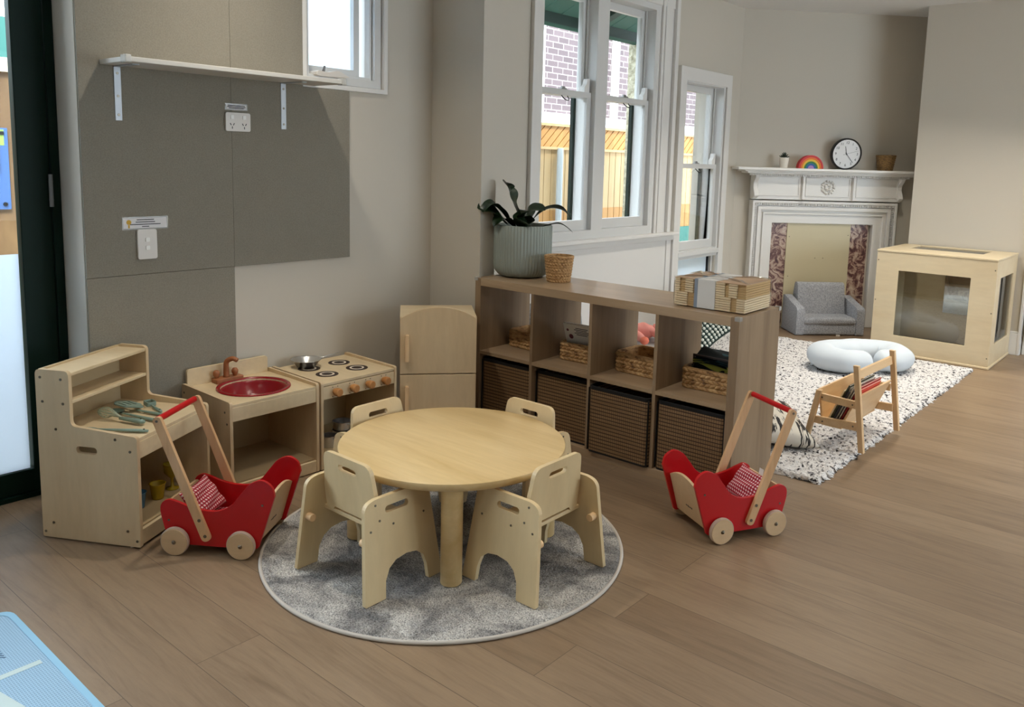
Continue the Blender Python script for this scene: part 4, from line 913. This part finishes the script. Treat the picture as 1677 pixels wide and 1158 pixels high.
soft(box(.058, .512, .0, .25, .085, .150), 'seat_cushion', .028, sf)
for a, b in ((.0, .066), (.509, .575)):
    soft(prism(rounded([(.0, .004, .01), (.0, .228, .03), (.16, .262, .05), (.325, .30, .03), (.325, .004, .01)]), a, b, 'YZ'), 'armrest', .022, sf)
bk_ = obj('back_cushion', prism(rounded([(.19, .12, .02), (.235, .405, .035), (.30, .41, .03), (.33, .3, .02), (.33, .1, .02)]), .085, .490, 'YZ'), WOOL, sf, smooth=True, bevel=.028, seg=5)
bk_.data.transform(Matrix.Identity(4))
obj('care_label', box(.34, .375, -.004, -.002, .0, .012), WHITEP, sf)
# U-shaped pillow
SZ = .0335
up = thing('nursing_pillow', 'pale blue-grey U-shaped pillow lying on the shaggy rug', 'pillow', (1.105, 2.62, SZ-.004), rad(50))
S = np.array(spl([(-.015, -.105, 0), (-.10, -.125, 0), (-.20, -.10, 0), (-.265, 0, 0), (-.20, .115, 0), (-.06, .15, 0), (.08, .15, 0), (.21, .115, 0), (.265, 0, 0), (.20, -.10, 0), (.11, -.12, 0), (.03, -.10, 0)], 8, False))
s = np.linspace(0, 1, len(S)); T_ = np.gradient(S, axis=0); T_ /= np.linalg.norm(T_, axis=1)[:, None]; sd = np.stack([T_[:, 1], -T_[:, 0], 0*s], 1)
rad_ = .078+.026*np.sin(PI*s)**.7; rad_ *= np.clip(np.minimum(s, 1-s)/.05, 0, 1)**.5; a = np.linspace(0, 2*PI, 28, endpoint=False)
wr = 1+.035*np.sin(s*70)[:, None]*np.cos(a)[None, :]+.02*np.sin(s[:, None]*40+a[None, :]*3)
XX = S[:, None, :]*1.02+sd[:, None, :]*(rad_[:, None]*np.cos(a)[None, :]*1.0*wr)[:, :, None]
ZZ = .076+rad_[:, None]*np.sin(a)[None, :]*.82*wr; ZZ = np.maximum(ZZ, .0)
me = gridmesh('pillow_body', XX[:, :, 0].T, XX[:, :, 1].T, ZZ.T, True)
obj('pillow_body', me, mat('pale_blue_cotton', (198, 206, 214), .85), up, smooth=True)
obj('cloth_tab', prism([(0, 0), (.05, -.01), (.045, .03), (0, .02)], 0, .004, 'XY'), MATS['pale_blue_cotton'], up, loc=(-.37, -.02, .03))
# zebra-print cushion leaning by the shelf end
def band_mat(name, c1, c2, sc, dist, lo, hi, det=3):
    m = mat(name, c1, .9); q = NT(m); v = q.coords(sc); q.col(q.ramp(q.noise(v, 5, det, .6, dist), [(lo, lin(c2)), (hi, lin(c1))])); return m
zc = obj('zebra_cushion', pillow(.47, .47, .13), band_mat('zebra_print', (212, 204, 190), (40, 36, 36), (5.5, .9, 1.0), 1.4, .475, .505), smooth=True, loc=(1.225, .79, .118), rot=(rad(9), rad(9), rad(44)))
tag(zc, 'cream cushion with dark zebra stripes on the rug behind the shelf end', 'cushion')
kc = thing('knitted_cushion', 'dark green and white bobble-knit cushion on the rug behind the fourth cube', 'cushion', (.10, 2.2, .27), 0)
KN = mat('dark_green_knit', (28, 50, 46), .9)
pb = obj('cover', xf(pillow(.44, .44, .14), Matrix.Rotation(rad(45), 4, 'Z')), KN, kc, smooth=True, rot=(rad(52), rad(6), rad(40)))
bb = bmesh.new()
for i in range(13):
    for j in range(15):
        u, v = -.88+i*.147, -.88+j*.126; e = ((1-u*u)*(1-v*v))**.38
        for sg in (1, -1): bmesh.ops.create_icosphere(bb, subdivisions=1, radius=.0125, matrix=Matrix.Translation((.22*u*(1-.12*(1-v*v)*abs(u)**3), .22*v*(1-.12*(1-u*u)*abs(v)**3), sg*.07*e)))
o = obj('bobbles', xf(bb, Matrix.Rotation(rad(45), 4, 'Z')), mat('white_wool', (214, 218, 212), .9), kc, smooth=True, rot=(rad(52), rad(6), rad(40))); o['kind'] = 'stuff'
pk = thing('soft_toy', 'pink and coral soft toy lying on the grey cushion behind the third cube', 'soft toy', (-.1, 1.75, .16), rad(20))
PK = mat('pink_plush', (228, 150, 140), .9); CO = mat('coral_plush', (222, 120, 96), .9)
obj('body', pillow(.20, .14, .11), PK, pk, smooth=True, loc=(0, 0, .06))
for k, (p, q) in enumerate((((.05, -.03, .08), (.22, -.09, .03)), ((.07, .03, .09), (.24, .05, .05)), ((-.05, -.05, .06), (.06, -.17, .03)))):
    obj('limb', tube([Vector(p).lerp(Vector(q), i/8) for i in range(9)], lambda s: .022+.008*math.sin(PI*s), 12), PK, pk, smooth=True)
    obj('foot', lathe([(0, -.03), (.022, -.02), (.032, 0), (.024, .02), (0, .03)], 18), CO, pk, smooth=True, loc=q)
gc = obj('floor_cushion', pillow(.75, .60, .15), mat('grey_cotton', (158, 158, 156), .9), smooth=True, loc=(-.1, 1.78, .085), rot=(0, 0, rad(25))); tag(gc, 'large pale grey floor cushion seen through the third cube', 'cushion')
fc_ = obj('fluffy_cushion', pillow(.42, .4, .14), speckle('grey_fur', [(.3, lin((120, 124, 126))), (.7, lin((178, 182, 184)))], 70, .95, 1, .01), smooth=True, loc=(-.045, .72, .36), rot=(rad(72), 0, rad(70))); tag(fc_, 'grey fluffy cushion standing against the window wall behind the second cube', 'cushion')
fb_ = obj('fluffy_cushion', pillow(.5, .44, .10, pinch=.05), mat('dark_grey_cotton', (120, 122, 124), .9), smooth=True, loc=(-.02, .74, .085)); tag(fb_, 'dark grey pouffe on the rug beneath the fluffy cushion', 'cushion')

# ------------------------------------------------------------------ book rack
rk = thing('book_rack', 'slanted pine children book rack on the shaggy rug', 'book rack', (1.695, .904, SZ-.006), rad(88))
# local x: width (0 .. .49) away from camera ; local y: depth toward the window wall
RW, RD = .485, .27
def post(x, y0, y1, h, nm='leg', w=.024, d=.018):
    f = lambda p: (p[0], p[1]+(y1-y0)*p[2]/h, p[2]); return obj(nm, prism(rrect(x-w/2, x+w/2, y0-.013, y0+.013, .002, 2), 0, h, 'XY', f=f), PINEZ, rk, bevel=.002)
for x in (0, RW):
    post(x, .0, .055, .415); post(x, RD+.005, RD-.045, .262)
    xi = x+(.012 if x == 0 else -.012); a, b = (xi-.009, xi+.009)
    obj('side_rail', prism([(.045, .203), (.045, .24), (RD-.04, .245), (RD-.04, .212)], a, b, 'YZ'), PINE, rk, bevel=.0015)
    obj('side_rail', prism([(.025, .098), (.025, .138), (RD-.015, .125), (RD-.012, .09)], a, b, 'YZ'), PINE, rk, bevel=.0015)
    s_ = 1 if x else -1
    for y, z in ((.06, .222), (.21, .228), (.05, .118), (.2, .108)): screw((x+s_*.0005, y, z), (s_, 0, 0), rk, .004)
obj('top_rail', prism([(.045, .345), (.052, .385), (.066, .385), (.060, .345)], .01, RW-.01, 'YZ'), PINE, rk, bevel=.0015)
obj('front_panel', prism([(.040, .262), (.050, .264), (.124, .092), (.114, .090)], .022, RW-.022, 'YZ'), PINE, rk, bevel=.001)
obj('base_board', prism([(.112, .084), (.112, .092), (.205, .092), (.205, .084)], .022, RW-.022, 'YZ'), PINE, rk)
obj('back_panel', prism([(.232, .262), (.242, .262), (.213, .085), (.203, .085)], .022, RW-.022, 'YZ'), PINE, rk, bevel=.001)
RK = Matrix.Translation((1.695, .904, SZ-.006)) @ Matrix.Rotation(rad(88), 4, 'Z')
bc = [(224, 200, 150), (60, 70, 60), (196, 196, 190), (40, 44, 60), (210, 206, 200), (150, 150, 146), (70, 60, 58), (176, 40, 44), (220, 60, 50)]
names = ['cream picture book at the back of the rack', 'dark green book second from the back of the rack', 'pale grey book in the rack behind the navy one', 'navy book in the middle of the rack', 'white picture book in the middle of the rack', 'mid grey book toward the front of the rack', 'dark brown book toward the front of the rack', 'dark red book near the front of the rack', 'bright red thin book at the front of the rack']
for i, c in enumerate(bc):
    th = .0070; h = .195+.014*((i*5) % 3); L_ = .27+.02*((i*7) % 4)
    t = thing('picture_book', names[i], 'book', (0, 0, 0), 0, 'picture books in the rack')
    tilt = rad(26-i*2.6)  # follows the V
    t.matrix_world = RK @ Matrix.Translation((.03+.012*(i % 3), .190-i*.0079, .0925+.0026)) @ Matrix.Rotation(rad(23.5), 4, 'X')
    m = mat('book_cover_%d' % i, c, .4)
    cv = box(0, L_, 0, .0012, 0, h); box(0, L_, th-.0012, th, 0, h, bm=cv); box(0, .0012, .0012, th-.0012, 0, h, bm=cv) if i % 2 else None
    obj('cover', cv, m, t); obj('pages', box(.002, L_-.003, .0012, th-.0012, .003, h-.003), MATS['page_cream'], t)

# ------------------------------------------------------------------ fireplace
fp = thing('fireplace', 'white moulded fireplace surround with boarded opening and marble slips', 'fireplace', tuple(Pc), TH)
# local x along the wall, local -y toward the room
G = lambda *q: (q[0], q[1], -q[3], -q[2], q[4], q[5])    # x0 x1 d0 d1 z0 z1
FW = mat('mantel_white', (232, 230, 226), .4)
MID = .770
obj('mantel_shelf', bxs(G(-.05, 1.57, .0, .225, 1.336, 1.358)), FW, fp, bevel=.004)
obj('cornice', bxs(G(.02, 1.52, 0, .19, 1.322, 1.336), G(.05, 1.49, 0, .165, 1.308, 1.322)), FW, fp, bevel=.004)
bm = bmesh.new(); n = 96
for i in range(n): box(.075+i*(1.39/n), .075+i*(1.39/n)+.008, -.160, -.14, 1.292, 1.306, bm=bm)
o = obj('dentil_row', bm, FW, fp); o['kind'] = 'stuff'
brk = spl([(.04, 1.30), (.155, 1.30), (.150, 1.27), (.115, 1.235), (.112, 1.19), (.135, 1.15), (.138, 1.115), (.04, 1.105)], 4)
for x in (.125, 1.385): obj('console_bracket', xf(prism([(-a, b) for a, b in brk], x, x+.035, 'YZ'), Matrix.Identity(4)), FW, fp, bevel=.003)
obj('frieze', bxs(G(.14, 1.405, 0, .105, 1.095, 1.31)), FW, fp, bevel=.003)
for a, b in ((.16, .525), (.575, .965), (1.015, 1.385)):
    obj('frieze_moulding', prism([(a, 1.125), (b, 1.125), (b, 1.285), (a, 1.285)], -.113, -.104, 'XZ', [[(a+.01, 1.135), (b-.01, 1.135), (b-.01, 1.275), (a+.01, 1.275)]]), FW, fp, bevel=.002)
for x in (.54, .98): obj('frieze_pilaster', bxs(G(x, x+.022, .10, .135, 1.10, 1.31)), FW, fp, bevel=.003)
bm = bmesh.new()
for k in range(14):
    a = 2*PI*k/14; bmesh.ops.create_icosphere(bm, subdivisions=2, radius=.010 if k % 2 else .013, matrix=Matrix.Translation((MID+.052*math.cos(a), -.11, 1.205+.052*math.sin(a))))
for k in range(7):
    a = 2*PI*k/7; bmesh.ops.create_icosphere(bm, subdivisions=2, radius=.013, matrix=Matrix.Translation((MID+.022*math.cos(a), -.112, 1.205+.022*math.sin(a))))
obj('carved_rosette', bm, FW, fp, smooth=True)
def uframe(x0, x1, z1, w, d0, d1, nm='casing'):
    return obj(nm, prism([(x0, 0), (x0+w, 0), (x0+w, z1-w), (x1-w, z1-w), (x1-w, 0), (x1, 0), (x1, z1), (x0, z1)], -d1, -d0, 'XZ'), FW, fp, bevel=.004)
uframe(.135, 1.405, 1.085, .19, 0, .06)
uframe(.135, 1.405, 1.085, .022, .06, .095, 'outer_moulding'); uframe(.185, 1.355, 1.035, .030, .06, .085, 'middle_moulding'); uframe(.235, 1.305, .985, .016, .06, .076, 'inner_moulding')
bm = bmesh.new(); 
for i in range(86): box(.150+i*.0145, .150+i*.0145+.008, -.089, -.06, 1.045, 1.063, bm=bm)
for s in (.160, 1.362):
    for i in range(66): box(s, s+.018, -.089, -.06, .03+i*.0153, .03+i*.0153+.008, bm=bm)
o = obj('egg_and_dart_row', bm, FW, fp); o['kind'] = 'stuff'
MARB = mat('red_marble', (150, 110, 100), .3); q = NT(MARB); v = q.coords((1, 1, 1)); nn = q.noise(v, 13, 5, .62, 1.8)
q.col(q.ramp(nn, [(.34, lin((70, 40, 44))), (.46, lin((110, 74, 70))), (.54, lin((178, 150, 134))), (.7, lin((206, 190, 172)))]))
obj('marble_slip', bxs(G(.322, .468, 0, .035, 0, .93)), MARB, fp); obj('marble_slip', bxs(G(1.03, 1.185, 0, .035, 0, .93)), MARB, fp)
CR = mat('cream_board', (208, 197, 164), .5)
obj('opening_board', bxs(G(.468, 1.03, .0, .042, 0, .925)), CR, fp, bevel=.002)
for x, z in ((.49, .78), (.50, .44), (.73, .60), (.80, .60), (1.01, .80)): screw((x, -.042, z), (0, -1, 0), fp, .004)
def on_mantel(s_, d): p = fl(s_, d, 1.3585); return p
def frame_m(s_, d, z): return Matrix.Translation(fl(s_, d, z)) @ Matrix.Rotation(TH, 4, 'Z')
su = thing('succulent', 'tiny dark succulent in a white ribbed cup on the mantel', 'plant', on_mantel(.368, .12), TH)
obj('cup', lathe([(0, 0), (.030, 0), (.033, .01), (.040, .085), (.036, .085), (.034, .07), (0, .07)], 28), mat('cream_cup', (226, 218, 206), .5), su, autos=True)
lf = bmesh.new()
for k in range(14):
    a = k*2.4; r = .046-.0022*k; el = .25+.085*k
    p1 = (math.cos(a)*r*math.cos(el*.8), math.sin(a)*r*math.cos(el*.8), .085+.05*math.sin(el*.8)); tube([(0, 0, .075), tuple((Vector((0, 0, .08)).lerp(Vector(p1), .6))), p1], lambda s: .008*(1-s*.85)+.001, 8, lf)
obj('rosette_leaves', lf, mat('succulent_green', (34, 48, 36), .5), su, smooth=True)
rb = thing('rainbow_stacker', 'wooden rainbow arch toy on the mantel', 'toy', on_mantel(.593, .12), TH)
rc = [(196, 30, 36), (222, 110, 30), (232, 190, 50), (40, 120, 60), (34, 90, 160), (176, 130, 190)]
for i, c in enumerate(rc):
    ro = .108-i*.0165; ri = max(ro-.0155, 0.0)
    o_ = [(ro*math.cos(a), ro*math.sin(a)*1.02) for a in np.linspace(0, PI, 30)]; i_ = [(ri*math.cos(a), ri*math.sin(a)) for a in np.linspace(PI, 0, 30)] if i < 5 else []
    obj(['red_arch', 'orange_arch', 'yellow_arch', 'green_arch', 'blue_arch', 'violet_arch'][i], prism(o_+i_, -.028, .028, 'XZ'), mat('arch_%d' % i, c, .5), rb, bevel=.0015)
ck = thing('wall_clock', 'round black-rimmed clock with numerals leaning on the mantel', 'clock', (0, 0, 0)); CR_ = .131
ck.matrix_world = frame_m(.918, .075, 1.3585+CR_) @ Matrix.Rotation(rad(6), 4, 'X')
RX = Matrix.Rotation(PI/2, 4, 'X')
obj('case', xf(lathe([(0, -.018), (.118, -.018), (CR_, -.012), (CR_, .02), (CR_-.004, .024), (CR_-.010, .022), (CR_-.011, .012), (0, .012)], 64), RX), BLACK, ck, autos=True)
obj('dial', xf(lathe([(0, .0125), (CR_-.0115, .0125), (CR_-.0115, .0135), (0, .0135)], 64), RX), mat('dial_white', (232, 232, 232), .4), ck)
for k in range(1, 13):
    a = PI/2-2*PI*k/12; text('numeral', str(k), .030, BLACK, ck, Matrix.Translation((.094*math.cos(a), -.0138, .094*math.sin(a))) @ RX)
def hand(nm, ang, l, w, tail=.0):
    a = PI/2-ang; d = Vector((math.cos(a), 0, math.sin(a))); n_ = Vector((-d.z, 0, d.x)); bm = bmesh.new()
    f0 = [d*-tail+n_*w, d*-tail-n_*w, d*l-n_*w*.7, d*l+n_*w*.7]; v0 = [bm.verts.new(p+Vector((0, -.0150, 0))) for p in f0]; v1 = [bm.verts.new(p+Vector((0, -.0162, 0))) for p in f0]
    bm.faces.new(v0); bm.faces.new(v1[::-1]); [bm.faces.new((v0[i], v0[(i+1) % 4], v1[(i+1) % 4], v1[i])) for i in range(4)]; bmesh.ops.recalc_face_normals(bm, faces=bm.faces[:]); obj(nm, bm, BLACK, ck)
hand('hour_hand', rad(-15), .066, .0026, .01); hand('minute_hand', rad(139), .094, .0022, .014); hand('second_hand', rad(74), .105, .0008, .03)
obj('hand_hub', cyl((0, -.0145, 0), (0, -.0175, 0), .005, 16), BLACK, ck)
BRW = braid_mat('brown_rattan', (112, 84, 44), (150, 116, 66), (60, 42, 20), 60)
t = wicker_pot('small square-sided brown rattan pot at the right end of the mantel', fl(1.25, .12, 1.3585), .078, .058, .125, 22, BRW, 8); t.rotation_euler = (0, 0, TH)

# ------------------------------------------------------------------ mirror play cube
pc = thing('mirror_play_cube', 'pale birch play cube with clear windows and a mirror inside', 'play cube', (.935, 3.334, 0))
A_, B_, H_ = .807, .692, .775
def pane(nm, bm, m, par): return obj(nm, bm, m, par)
fpn = obj('front_panel', prism([(0, .02), (A_, .02), (A_, H_-.012), (0, H_-.012)], 0, .018, 'XZ', [rrect(.160, .646, .149, .633, .004, 2)]), CUBEW, pc, bevel=.002)
pane('window_pane', box(.155, .651, .008, .011, .144, .638), ACRYL, fpn)
for x in (.012, A_-.012):
    for z in (.70, .40, .08): screw((x, 0, z), (0, -1, 0), fpn, .0045)
rp = obj('right_panel', prism([(.018, .02), (B_, .02), (B_, H_-.012), (.018, H_-.012)], A_-.018, A_-.0005, 'YZ', [rrect(.14, .585, .163, .636, .012, 4)]), CUBEW, pc, bevel=.002)
pane('window_pane', box(A_-.011, A_-.008, .135, .59, .158, .641), ACRYL, rp)
lp = obj('left_panel', prism([(.018, .02), (B_, .02), (B_, H_-.012), (.018, H_-.012)], 0, .018, 'YZ'), CUBEW, pc, bevel=.002)
obj('back_panel', box(.018, A_-.018, B_-.018, B_, .02, H_-.012), CUBEW, pc)
obj('mirror', box(.325, .70, B_-.022, B_-.0185, .26, .60), MIRROR, pc)
tp = obj('top_panel', prism([(-.004, -.004), (A_+.004, -.004), (A_+.004, B_), (-.004, B_)], H_-.012, H_+.004, 'XY', [rrect(.13, .645, .305, .62, .006, 3)]), CUBEW, pc, bevel=.004)
pane('window_pane', box(.125, .65, .30, .625, H_-.006, H_-.003), ACRYL, tp)
obj('bottom_panel', box(-.006, A_+.006, -.006, B_, 0, .02), CUBEW, pc, bevel=.006)

# ------------------------------------------------------------------ blue play mat
def mat_blue():
    m = mat('blue_mat_foam', (150, 186, 212), .5); t = NT(m)
    tc = t.add('ShaderNodeTexCoord'); sp = t.add('ShaderNodeSeparateXYZ'); t.l.new(tc.outputs['Object'], sp.inputs[0]); o = []
    for k, f in ((0, 2*PI/.009), (1, 2*PI/.0065)):
        a = t.add('ShaderNodeMath', operation='MULTIPLY'); t.l.new(sp.outputs[k], a.inputs[0]); a.inputs[1].default_value = f
        b = t.add('ShaderNodeMath', operation='SINE'); t.l.new(a.outputs[0], b.inputs[0]); o.append(b.outputs[0])
    s_ = t.add('ShaderNodeMath', operation='MAXIMUM'); t.l.new(o[0], s_.inputs[0]); t.l.new(o[1], s_.inputs[1]); t.bump(s_.outputs[0], .35, .001)
    t.col(t.ramp(s_.outputs[0], [(.2, lin((132, 168, 196))), (.7, lin((160, 196, 222)))])); return m
bm_ = thing('play_mat', 'light blue foam play mat with pale stripes and rounded corner in the bottom left corner', 'play mat', (0, 0, 0))
MO = mat_blue(); MX1, MY1 = .93, -2.232; MX0, MY0 = -.5+.80, -3.6
mw = Matrix.Translation((0, 0, 0))
obj('foam_sheet', prism(rounded([(.30-.0, -4.0), (2.3, -4.0), (2.3, -2.240, .05), (.28, -2.225, .05)][::1], 6), .0005, .011, 'XY'), MO, bm_, bevel=.003)
ST = mat('mat_stripe', (196, 214, 214), .5)
EB = mat('mat_edge', (146, 196, 226), .45)
obj('edge_border', prism(rounded([(.30, -4.0), (2.3, -4.0), (2.3, -2.240, .05), (.28, -2.225, .05)], 6), .011, .0125, 'XY', [rounded([(.318, -3.98), (2.282, -3.98), (2.282, -2.258, .04), (.298, -2.243, .04)], 6)]), EB, bm_, bevel=.001)
obj('stripe', bxs((.612, .632, -3.9, -2.262, .011, .0117)), ST, bm_)
obj('stripe', prism([(.64, -2.385), (.85, -2.345), (.90, -2.38), (.70, -2.43)], .011, .0117, 'XY'), ST, bm_)
mk = bmesh.new()
for k in range(4): tube(spl([(.47+k*.014, -2.345, .0115), (.482+k*.014, -2.33, .0115), (.498+k*.013, -2.318, .0115)], 4, False), .0012, 6, mk)
obj('printed_sprig', mk, mat('mat_print', (74, 104, 140), .5), bm_)
